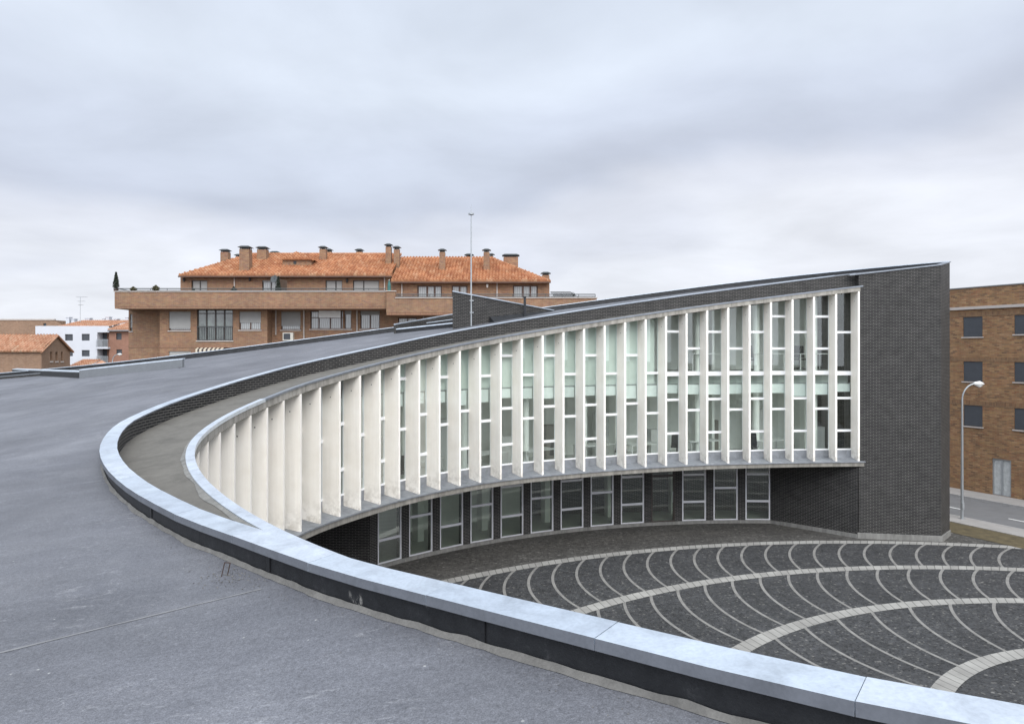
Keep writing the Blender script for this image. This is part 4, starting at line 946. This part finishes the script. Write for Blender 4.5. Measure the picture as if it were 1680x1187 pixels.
# roofs
def hiproof(u0,u1,ve,ur0,ur1,vr,ledge_y,ridge_y,hipl,hipr):
    e0,e1=at(u0,ve,ledge_y),at(u1,ve,ledge_y); k0,k1=at(ur0,vr,ridge_y),at(ur1,vr,ridge_y)
    up=Vector((0,ridge_y-ledge_y,k0.z-e0.z)); hei=up.length; clips=[]
    nn=Vector((1,0,0)).cross(up).normalized()
    if hipl: dd=(k0-e0); cn=nn.cross(dd).normalized(); cn=cn if cn.x>0 else -cn; clips.append((e0,cn))
    if hipr: dd=(k1-e1); cn=nn.cross(dd).normalized(); cn=cn if cn.x<0 else -cn; clips.append((e1,cn))
    mb=MB(); tiles(mb,e0,(1,0,0),up,e1.x-e0.x,hei,clips=clips); o=obj('roof',mb,'tile',apt,merge=False)
    mb=MB(); back=Vector((0,2*(ridge_y-ledge_y),0))
    # plain back slope and hip ends, ridge and hip cappings
    mb.face([k0,k1,e1+back,e0+back])
    if hipl: mb.face([e0+Vector((0,0,-.02)),k0+Vector((0,0,-.02)),e0+back])
    else: mb.face([e0+Vector((0,0,-.02)),k0+Vector((0,0,-.02)),e0+back])
    mb.face([e1+Vector((0,0,-.02)),k1+Vector((0,0,-.02)),e1+back])
    mb.tube([k0+Vector((0,0,.03)),k1+Vector((0,0,.03))],.10,8)
    if hipl: mb.tube([e0+Vector((0,0,.03)),k0+Vector((0,0,.03))],.09,8)
    if hipr: mb.tube([e1+Vector((0,0,.03)),k1+Vector((0,0,.03))],.09,8)
    obj('ridge',mb,'tile',apt)
    mb=MB(); mb.box(e0.x-.05,e1.x+.05,ledge_y-.12,ledge_y+.02,e0.z-.11,e0.z-.01); obj('gutter',mb,'brown',apt)
    return e0,e1,k0,k1
hiproof(294,641.5,452.3,413,641.5,417,57.7,63.6,True,False)
hiproof(641.6,902.5,461.8,641.6,808,424,57.7,63.2,False,True)
def chimney(u0,u1,vt,vb,Y,cap=3.,label=None):
    a,b=at(u0,vt,Y),at(u1,vb,Y); d=min(b.x-a.x,.9); mb=MB(); zc_=a.z-.16
    mb.box(a.x,b.x,Y,Y+d,b.z-.8,zc_-.12); o=obj('chimney',mb,'obrick',apt)
    mb=MB(); x0,x1=a.x,b.x
    for xx in (x0+.04,x1-.1): mb.box(xx,xx+.06,Y+.02,Y+.08,zc_-.12,zc_+.03); mb.box(xx,xx+.06,Y+d-.08,Y+d-.02,zc_-.12,zc_+.03)
    mb.box(x0+.12,x1-.12,Y+.1,Y+d-.1,zc_-.12,zc_)
    q=.12; mb.hexa([(x0-q,Y-q,zc_+.03),(x1+q,Y-q,zc_+.03),(x1+q,Y+d+q,zc_+.03),(x0-q,Y+d+q,zc_+.03)],[(x0+.1,Y+.1,zc_+.16),(x1-.1,Y+.1,zc_+.16),(x1-.1,Y+d-.1,zc_+.16),(x0+.1,Y+d-.1,zc_+.16)])
    obj('chimney_cap',mb,'chimcap',o)
for c in [(361.5,374,408,430,66),(392.5,408.5,402.5,446,58.6),(421.5,436.5,403.5,426,61.6),(386,394,416,424,66),(444,456,411.5,420,67),(524,534.5,403,427,61.5),(535.5,543.5,407.5,420,65),(584,594,407.5,420,65),
 (632.5,641.5,399,436,60.5),(646,655,403,435,60.5),(720.8,730,407.5,441,60),(764,775,415.5,428,66),(793.3,803,407.5,440,60),(802.8,809.5,415,426,66),(826,850,416,440,64.5),(889.5,901.3,445.5,470,60.5)]: chimney(*c)
# dormer
Y=59.9; d0,d1=at(463.5,436,Y),at(511,426,Y); mb=MB(); mb.box(d0.x,d1.x,Y,Y+2.4,d0.z-.05,d1.z); o=obj('dormer',mb,'obrick',apt)
mb=MB(); mb.box(at(481.5,430,Y).x,at(486.3,430,Y).x,Y-.02,Y+.01,at(0,433,Y).z,at(0,428.5,Y).z); obj('vent',mb,'black',o)
mb=MB(); q0,q1=at(461,426,Y-.2),at(514,426,Y-.2); rr=at(487,414.8,Y+1.3)
tiles(mb,q0,(1,0,0),(0,1.5,rr.z-q0.z),q1.x-q0.x,Vector((0,1.5,rr.z-q0.z)).length,clips=[(q0,(Vector((0,-(rr.z-q0.z),1.5)).cross(rr-q0)).normalized()*(1 if (Vector((0,-(rr.z-q0.z),1.5)).cross(rr-q0)).x>0 else -1)),(q1,(Vector((0,-(rr.z-q0.z),1.5)).cross(rr-q1)).normalized()*(1 if (Vector((0,-(rr.z-q0.z),1.5)).cross(rr-q1)).x<0 else -1))])
mb.face([q0,rr,q0+Vector((0,2.6,0))]); mb.face([q1,q1+Vector((0,2.6,0)),rr]); obj('dormer_roof',mb,'tile',o,merge=False)
mb=MB(); mb.tube([q0,rr],.08,6); mb.tube([q1,rr],.08,6); obj('dormer_ridge',mb,'tile',o)
# downpipes, rails, lanterns
def pipe(u,v0,v1,W,mat='sillstone'):
    g=MB(); a,b=W.p(W.a(u),W.z(u,v0),-.06),W.p(W.a(u),W.z(u,v1),-.06); g.tube([a,b],.05,8); obj('downpipe',g,mat,apt)
pipe(385,453,480,penW); pipe(631,455,480,penW); pipe(659.5,463,492,penW); pipe(815.5,463,492,penW); pipe(453,506,549,recW); pipe(499,506,560,recW); pipe(586,504,545,recW); pipe(695,513,535,recW)
def rail(u0,u1,v0,v1,W,n):
    g=MB(); a0,a1=W.a(u0),W.a(u1); z0,z1=W.z(u0,v1),W.z(u0,v0); zb_=z0-.13
    for z_ in (z0,z1): g.tube([W.p(a0,z_,.14),W.p(a1,z_,.14)],.035,6)
    for k in range(n+1): x=a0+(a1-a0)*k/n; g.tube([W.p(x,zb_,.14),W.p(x,z1,.14)],.02,6)
    g.tube([W.p(a0,z1,.14),W.p(a0,z1,3.5)],.022,6)
    obj('terrace_rail',g,'rail',apt)
rail(190,632,473,476.3,bandW,16); rail(650,977,482.5,486,rbandW,12)
def lantern(u,v,W,mat='black'):
    g=MB(); p=W.p(W.a(u),W.z(u,v),-.14); g.tube([p+Vector((0,0,-.14)),p+Vector((0,0,-.1)),p+Vector((0,0,.1)),p+Vector((0,0,.17))],[.03,.07,.1,.02],6); g.bar(p+Vector((0,0,.12)),p+Vector((0,.14,.12)),.03); obj('wall_lantern',g,mat,apt)
lantern(303,459.5,penW); lantern(411,458.5,penW); lantern(570,461,penW); lantern(799.5,469,penW,'whitem')
# terrace and facade odds and ends
acp=recW.p(recW.a(474.5),recW.z(474,558.3),-.35); t=thing('air_conditioner',acp,'cream air conditioning unit hung on the brick wall under a shuttered window','air conditioner')
g=MB(); g.box(acp.x-.38,acp.x+.38,acp.y,acp.y+.35,acp.z,acp.z+.58); obj('case',g,'ac',t)
g=MB(); g.box(acp.x-.31,acp.x+.18,acp.y-.012,acp.y-.002,acp.z+.07,acp.z+.50); 
obj('grille',g,'slate',t)
g=MB(); g.box(acp.x-.3,acp.x+.3,acp.y+.0,acp.y+.35,acp.z-.04,acp.z-.002); obj('bracket',g,'rail',t)
W=WY(56.2); p=W.p(W.a(638.5),W.z(638,480)-.5,0); t=thing('closed_parasol',p,'closed teal parasol standing on the brick terrace','parasol')
g=MB(); z1=W.z(638,460.5); g.tube([p,Vector((p.x,p.y,z1+.1))],.025,6); obj('pole',g,'whitem',t)
g=MB(); g.tube([Vector((p.x,p.y,p.z+.35)),Vector((p.x,p.y,p.z+.6)),Vector((p.x,p.y,z1-.3)),Vector((p.x,p.y,z1+.05))],[.16,.14,.12,.02],8); obj('canopy',g,'teal',t)
W=WY(57.2); g=MB()
for k in range(12): x=W.a(456.5)+k*.055; g.hexa([W.p(x,zb,0),W.p(x+.045,zb,0),W.p(x+.045,zb,.03),W.p(x,zb,.03)],[W.p(x,W.z(460,457.0)+k*-.012,0),W.p(x+.045,W.z(460,457.0)+k*-.012,0),W.p(x+.045,W.z(460,457.0)+k*-.012,.03),W.p(x,W.z(460,457.0)+k*-.012,.03)])
g.box(W.a(456.5),W.a(467.5),57.23,57.26,zb+.4,zb+.48)
tag(obj('wooden_screen',g,'woodsc',origin=W.p(W.a(461),zb,0)),'dark slatted wooden screen on the terrace beside the small conifer','screen')
p=W.p(W.a(453),zb,-.2); t=thing('satellite_dish',p,'small dark satellite dish standing at the end of the wooden screen','dish')
g=MB(); zz=W.z(453,459); g.tube([p,Vector((p.x,p.y,zz))],.02,6); obj('mast',g,'rail',t)
g=MB(); c=Vector((p.x,p.y-.05,zz)); g.tube([c+Vector((.0,.0,0)),c+Vector((-.03,-.06,.02)),c+Vector((-.05,-.12,.04))],[.05,.24,.30],12,caps=False); obj('dish',g,'rail',t)
# lattice screen right end of terrace
W=WY(55.5); g=MB(); x0,x1=W.a(903),W.a(943); z0,z1=W.z(0,489),W.z(0,479)
for k in range(0,24):
    x=x0+(x1-x0)*k/24
    g.bar(W.p(x,z0),W.p(min(x+.35,x1),min(z1,z0+.35)),.025); g.bar(W.p(x,z1),W.p(min(x+.35,x1),max(z0,z1-.35)),.025)
g.bar(W.p(x0,z1),W.p(x1-.3,z1),.06); g.bar(W.p(x1-.3,z1),W.p(x1+.25,z0+.05),.04); g.bar(W.p(x0,z0),W.p(x1,z0),.04)
tag(obj('lattice_screen',g,'rail',origin=W.p(x0,z0)),'dark lattice screen on the right end of the brick terrace','screen')
# potted plants on the terrace
def leafy(name,p,h,w,shape,mat,label,cat,group=None,n=500,seed=1):
    rnd=random.Random(seed); t=thing(name,p,label,cat,group)
    g=MB(); g.tube([p+Vector((0,0,-.02)),p+Vector((0,0,h*.12))],[w*.28,w*.34],10); obj('pot',g,'rust',t)
    g=MB(); g.tube([p+Vector((0,0,h*.08)),p+Vector((.02,0,h*.5)),p+Vector((0,0,h*.85))],[.05*w+.012,.03*w+.01,.008],6); obj('trunk',g,'brown',t)
    g=MB()
    for k in range(n):
        f=rnd.random()**.8; prof=(math.sin(math.pi*min(1,f*1.0+.12))**.7 if shape=='ball' else (1-f)**.75*(.55+.45*min(1,f*6)))
        a=rnd.uniform(0,6.283); r=w*.5*prof*math.sqrt(rnd.random())*(1+.3*noise.noise(Vector((a*1.2,f*6,seed)))); c=p+Vector((r*math.cos(a),r*math.sin(a),h*(.12+.9*f)))
        s_=rnd.uniform(.02,.045)*(1+w*.8); d=Vector((rnd.uniform(-1,1),rnd.uniform(-1,1),rnd.uniform(.2,1.6))).normalized(); e=d.cross(Vector((rnd.uniform(-1,1),rnd.uniform(-1,1),.3))).normalized()
        g.face([c-e*s_*.5,c+d*s_*1.2-e*s_*.2,c+d*s_*2,c+e*s_*.5])
    obj('foliage',g,mat,t,merge=False); return t
W=WY(54.9)
def tp(u): return W.p(W.a(u),bandW.z(300,478.6)-.0,0)
leafy('cypress',tp(199.3)+Vector((0,-.75,.06)),1.28,.5,'cone','leafd','small dark conical cypress in a pot at the left corner of the terrace parapet','plant',n=1600,seed=2)
leafy('potted_shrub',tp(227)+Vector((0,-.75,.06)),.26,.5,'ball','leafb','low brownish potted shrub on the terrace parapet, next right of the cypress','plant','shrubs along the terrace rail',500,3)
leafy('potted_shrub',tp(263.5)+Vector((0,-.75,.06)),.36,.55,'ball','leafb','rounded brownish potted shrub on the parapet left of the penthouse wall','plant','shrubs along the terrace rail',600,4)
leafy('potted_shrub',tp(316)+Vector((0,.2,-.2)),.42,.7,'ball','leafd','low shrub on the terrace in front of the leftmost penthouse window','plant','shrubs along the terrace rail',500,5)
leafy('potted_shrub',tp(382)+Vector((0,.2,-.3)),.7,.6,'ball','leafd','dark potted shrub on the terrace left of the penthouse door, under the downpipe','plant','shrubs along the terrace rail',700,6)
leafy('potted_conifer',tp(446)+Vector((0,1.5,-.5)),1.75,.6,'cone','leafd','dark conifer in a pot beside the wooden screen on the terrace','plant',None,1500,7)
# ------------------------------------------------------------------ far houses on the left
wh=thing('white_apartment_house',(-55,100,0),'white rendered apartment house with square dark windows and recessed balconies','building')
W=WY(100); mb=MB(); hs=[hx(W,77,93,548.5,559),hx(W,106.5,119.5,548,558.5),hx(W,134,147,547.5,558.5),hx(W,106.5,119.5,574,584),hx(W,134,147,574,584.3),hx(W,77,93,574,584)]
W.sheet(mb,W.a(58),W.a(159.5),0,W.z(60,534.5),hs); W.sheet(mb,W.a(159.5),W.a(178.5),W.z(0,545),W.z(60,534.5))
a0,a1=W.a(58),W.a(159.5)
mb.face([W.p(a0,0),W.p(a0,0,10),W.p(a0,W.z(0,534.5),10),W.p(a0,W.z(0,534.5))]); mb.face([W.p(a1,0),W.p(a1,0,1.4),W.p(a1,W.z(0,545),1.4),W.p(a1,W.z(0,545))])
mb.face([W.p(a0,W.z(0,535)),W.p(W.a(178.5),W.z(0,535)),W.p(W.a(178.5),W.z(0,535),3),W.p(a0,W.z(0,535),3)])
for va,vb in ((569,572),(597,600)): W.box(mb,W.a(159.5),W.a(179),W.z(0,vb),W.z(0,va),-.3,1.4)
obj('wall',mb,'white',wh,merge=False)
for h in hs: window(wh,W,h,'slate','slate',sill=False,fw=.05)
for va,vb,vt in ((556.5,569,545),(584,597,572)):
    g=MB(); W.box(g,W.a(159.8),W.a(179),W.z(0,va+.6),W.z(0,va),-.3,-.25); n_=22
    for k in range(n_+1): x=W.a(159.8)+(W.a(179)-W.a(159.8))*k/n_; W.box(g,x-.012,x+.012,W.z(0,vb),W.z(0,va),-.28,-.26)
    obj('balcony_railing',g,'galv',wh)
    W2=WY(101.4); g=MB(); W2.box(g,W2.a(167),W2.a(176),W2.z(0,vb),W2.z(0,vt+1.5),-.03,0); obj('balcony_door',g,'slate',wh)
g=MB(); W2=WY(101.4); W2.sheet(g,W2.a(159.5),W2.a(179),0,W2.z(0,545)); obj('balcony_wall',g,'fbrick',wh)
pk=thing('brick_apartment_house',(-50,100.5,0),'low pinkish brick apartment house with orange tile roof behind the street lamp','building')
W=WY(100.3); mb=MB(); hs=[hx(W,190.5,199.5,546,557),hx(W,191,200,573,582)]
W.sheet(mb,W.a(179),W.a(216),0,W.z(0,542.5),hs); 
mb.face([W.p(W.a(179),0),W.p(W.a(179),0,9),W.p(W.a(179),W.z(0,542.5),9),W.p(W.a(179),W.z(0,542.5))]); mb.face([W.p(W.a(216),0),W.p(W.a(216),0,9),W.p(W.a(216),W.z(0,542.5),9),W.p(W.a(216),W.z(0,542.5))])
obj('wall',mb,'fbrick',pk,merge=False)
for h in hs: window(pk,W,h,'slate','slate',sill=False,fw=.05)
g=MB(); e0=at(177,541,99.8); k0=at(180,525.8,107); upv=Vector((0,7.2,k0.z-e0.z)); tiles(g,e0,(1,0,0),upv,at(218,541,99.8).x-e0.x,upv.length,per=.3,row=.5)
e1=at(96,536,102.9); k1=at(133,526.6,109); upv=Vector((0,6.1,k1.z-e1.z)); nn=Vector((1,0,0)).cross(upv); cn=nn.cross(k1-e1).normalized(); cn=cn if cn.x>0 else -cn
tiles(g,e1,(1,0,0),upv,at(178,536,102.9).x-e1.x,upv.length,per=.3,row=.5,clips=[(e1,cn)]); obj('roof',g,'tile2',pk,merge=False)
g=MB(); g.box(e0.x,at(217,541,99.8).x,99.65,99.8,e0.z-.16,e0.z-.02); obj('gutter',g,'zincd',pk)
for (u0,u1,vt) in ((108,113.5,520.8),(117,122,523.5),(139,147,522.2),(167.5,172,522.3),(173,179,520.2),(186,192,523.6),(205,210,521)):
    Y=109.3; g=MB(); a,b=at(u0,vt,Y),at(u1,530,Y); g.box(a.x,b.x,Y,Y+.8,b.z-.6,a.z); g.box(a.x-.06,b.x+.06,Y-.06,Y+.86,a.z+.001,a.z+.1); obj('chimney',g,'white',pk)
# television aerial
ap_=at(131.6,528,106); ta=thing('television_aerial',ap_,'tall thin television aerial on the far orange roof','aerial')
g=MB(); top=at(131.6,486.5,106); g.tube([ap_,top],.035,6); obj('mast',g,'galv',ta)
g=MB()
for v_,l in ((487,.9),(494,.6),(500,.35)):
    z_=at(0,v_,106).z; g.tube([Vector((top.x-.5*l,106,z_)),Vector((top.x+l,106,z_))],.02,5)
    for k in range(6): xx=top.x-.5*l+1.5*l*k/5; g.tube([Vector((xx,105.7,z_)),Vector((xx,106.3,z_))],.012,4)
obj('crossbar',g,'galv',ta)
# brown flat block at far left
fb=thing('far_brick_block',(-80,125,0),'plain brown brick block with flat top, farthest left behind the white house','building')
W=WY(122); mb=MB(); h=hx(W,71,76,530,534.5); W.sheet(mb,W.a(-60),W.a(89),0,W.z(0,525),[h]); a1=W.a(89); z1=W.z(0,525)
mb.face([W.p(a1,0),W.p(a1,0,8),W.p(a1,z1,8),W.p(a1,z1)]); mb.face([W.p(W.a(-60),z1),W.p(a1,z1),W.p(a1,z1,8),W.p(W.a(-60),z1,8)]); mb.face([W.p(a1,0),W.p(W.a(100),0),W.p(W.a(100),W.z(0,531)),W.p(a1,W.z(0,525.3))])
obj('wall',mb,'fbrick2',fb,merge=False); window(fb,W,h,'slate','slate',sill=False,fw=.05)
g=MB(); W.box(g,W.a(-60),a1+.1,z1+.002,z1+.2,-.1,.3); obj('coping',g,'sillstone',fb)
# gabled brick house
gh=thing('gabled_brick_house',(-46,70,0),'small brick house with pale clay tiles and three slit windows in its gable','house')
g0_=at(68,604,72); g1_=at(115,604,78); pa=at(91,550.5,75); eL_=at(68,576,72); eR_=at(115,575,78)
W=Wall((g0_.x,g0_.y),(g1_.x-g0_.x,g1_.y-g0_.y),(-(g1_.y-g0_.y),(g1_.x-g0_.x))); Lw=(g1_-g0_).xy.length
zs_=W.z(70,576); hs=[(W.a(82.3),W.a(85.8),W.z(84,592),W.z(84,577)),(W.a(91),W.a(94.8),W.z(93,592),W.z(93,577)),(W.a(100),W.a(103.2),W.z(101,592),W.z(101,577))]
mb=MB(); W.sheet(mb,0,Lw,0,zs_,hs,rev=.3); am=Lw/2; zap=W.z(91,551)
mb.face([W.p(0,zs_),W.p(Lw,zs_),W.p(am,zap)])
far=W.n*0+Vector((-1,-.02)).normalized()
def back(p,l=16): return Vector((p.x+far.x*l,p.y+far.y*l,p.z))
mb.face([W.p(0,0),back(W.p(0,0)),back(W.p(0,zs_)),W.p(0,zs_)]); mb.face([W.p(Lw,0),back(W.p(Lw,0)),back(W.p(Lw,zs_)),W.p(Lw,zs_)])
obj('wall',mb,'fbrick2',gh,merge=False)
for h in hs:
    g=MB(); W.box(g,h[0],h[1],h[2],h[3],.22,.25); o=obj('window',g,'slate',gh); g=MB(); W.box(g,h[0]-.08,h[1]+.08,h[2]-.14,h[2]-.002,-.06,.2); obj('sill',g,'sillstone',o)
g=MB(); e=W.p(0,zs_)+Vector((.15,-.25,-.08)); a=W.p(am,zap)+Vector((.15,0,.05)); upv=(a-e); fv=Vector((far.x,far.y,0))
upp=upv-fv*upv.dot(fv); O=back(e,16); 
cn=upv.cross(Vector((0,0,1))); cn=cn if cn.x<0 else -cn
tiles(g,O,-fv,upp,18.5,upp.length,per=.3,row=.45,clips=[(e,cn.normalized())]); e2=W.p(Lw,zs_)+Vector((.2,.25,-.08))
g.face([a,e2,back(e2),back(a)]); obj('roof',g,'tile2',gh,merge=False)
g=MB(); g.tube([a,e2],.1,6); g.tube([a,e],.1,6); obj('verge',g,'tile2',gh)
# small low roof right of it
lr=thing('low_tiled_shed',(-44,80,0),'low orange tiled shed roof just visible right of the gabled brick house','shed')
g=MB(); e=at(112,603,80); upv=Vector((0,3,at(0,590.5,83).z-e.z)); tiles(g,e,(1,0,0),upv,1.9,upv.length); g.face([e+Vector((1.9,0,0)),e+Vector((1.9,0,0))+upv,e+Vector((3.3,3,0))]); obj('roof',g,'tile2',lr,merge=False)
g=MB(); g.box(e.x,e.x+3.2,80.1,86,0,e.z-.05); obj('wall',g,'fbrick2',lr)
# ------------------------------------------------------------------ lamps
def street_lamp(base_,top_z,reach,label,rad=.07,side=1):
    t=thing('street_lamp',base_,label,'street lamp'); b=Vector(base_)
    g=MB(); hs_=reach*1.15; pts=[b,b+Vector((0,0,1.2)),Vector((b.x,b.y,top_z-hs_))]
    for k in range(1,9):
        a=k/8*math.pi*.46; pts.append(Vector((b.x+side*hs_*.78*(1-math.cos(a)),b.y,top_z-hs_+hs_*math.sin(a))))
    rs=[rad,rad*.9,rad*.62]+[rad*.5]*8; g.tube(pts,rs,10); obj('pole',g,'galv',t)
    g=MB(); g.box(b.x-rad*1.6,b.x+rad*1.6,b.y-rad*1.6,b.y+rad*1.6,0,.06); g.box(b.x-rad*.6,b.x+rad*.6,b.y-rad-.03,b.y-rad+.02,.5,.8); obj('base_plate',g,'galv',t)
    e=pts[-1]; g=MB(); L=reach*.75; g.tube([e,e+Vector((side*L*.15,0,.02)),e+Vector((side*L*.6,0,.03)),e+Vector((side*L,0,.0))],[.035,.085,.11,.03],10); h=obj('lamp_head',g,'whitem',t,smooth=True)
    g=MB(); g.tube([e+Vector((side*L*.25,0,-.05)),e+Vector((side*L*.55,0,-.10)),e+Vector((side*L*.85,0,-.05))],[.04,.07,.03],8); obj('lens',g,'curtain',h)
    return t
lb=gr(1578.5,852); street_lamp((lb.x,lb.y,0.04),at(0,629.5,lb.y).z,.66,'tall grey street lamp with curved arm on the pavement before the yellow brick building')
street_lamp((at(184.5,600,92).x,92,0),at(0,581,92).z,.75,'far white street lamp with curved arm before the pink brick house',.1)
# ------------------------------------------------------------------ brick building on the right
rbld=thing('yellow_brick_apartment_house',(24.6,42.95,0),'yellow brown brick apartment house with small dark shutters across the street on the right','building')
W=Wall(RP,RD,-RN)
def hr(u0,u1,v0,v1): return (W.a(u0),W.a(u1),W.z(u0,v1),W.z(u0,v0))
hs=[hr(1580,1612,520,552.5),hr(1580.5,1612,592.5,625),hr(1581,1612,663.5,697.5),hr(1664,1700,512,548),hr(1664,1700,590,626),hr(1664,1700,668,704)]
dh=(W.a(1627.5),W.a(1627.5)+1.0,.13,W.z(1628,751)); hs.append(dh)
zt=W.z(1557,475.3); mb=MB(); W.sheet(mb,-30,22,0,zt,hs,rev=.12)
for a_ in (-30,22): mb.face([W.p(a_,0),W.p(a_,0,11),W.p(a_,zt,11),W.p(a_,zt)])
mb.face([W.p(-30,zt-.3),W.p(22,zt-.3),W.p(22,zt-.3,11),W.p(-30,zt-.3,11)])
obj('wall',mb,'obrick2',rbld,merge=False)
for h in hs[:6]: window(rbld,W,h,'slate','slate',shutter=.97,rev=.14,smat='slate',fw=.04)
window(rbld,W,dh,'galv','curtain',rev=.12,sill=False,mull=(.5,))
g=MB(); zc_=W.z(1557,505.5); W.box(g,-30,22,zc_-.13,zc_+.02,-.12,.01); obj('cornice',g,'sillstone',rbld)
g=MB(); W.box(g,-30,22,zt+.002,zt+.06,-.05,.3); obj('parapet_coping',g,'zincd',rbld)
g=MB()
for r_ in range(3): h=hs[r_]; W.box(g,-6,12,h[3]+.0,h[3]+.24,-.012,-.002)
obj('soldier_course',g,'soldier2',rbld)
# unseen brick block behind the camera, inferred from its reflection in the upper windows
def far_house(x,y,wd,dp,h,label,mat='fbrick'):
    t=thing('distant_house',(x,y,0),label,'house'); g=MB(); W=WY(y)
    hs=[]
    for fl in range(int(h//2.9)):
        k=1.5
        while k<wd-2: hs.append((x+k,x+k+1.1,fl*2.9+1.0,fl*2.9+2.2)); k+=3.2
    W=Wall((x+wd,y),(-1,0),(0,-1)); hs=[(a-x,b-x,c,d) for a,b,c,d in hs]; W.sheet(g,0,wd,0,h,hs)
    hs=hs[:0]
    g.face([(x,y-.19,0),(x+wd,y-.19,0),(x+wd,y-.19,h),(x,y-.19,h)])
    for a_ in (0,wd): g.face([W.p(a_,0),W.p(a_,0,dp),W.p(a_,h,dp),W.p(a_,h)])
    obj('wall',g,mat,t,merge=False)
    g=MB(); g.face([(x-.3,y+.4,h),(x+wd+.3,y+.4,h),(x+wd-2,y-dp/2,h+2),(x+2,y-dp/2,h+2)]); g.face([(x-.3,y-dp,h),(x+2,y-dp/2,h+2),(x+wd-2,y-dp/2,h+2),(x+wd+.3,y-dp,h)]); obj('roof',g,'tile2',t)
    for h_ in hs: window(t,W,h_,'slate','slate',sill=False,fw=.05)
far_house(-6,-48,64,12,16,'long brick apartment block across the square, mirrored in the upper windows','obrick')
for o in bpy.data.objects:
    if '_o' in o: del o['_o']
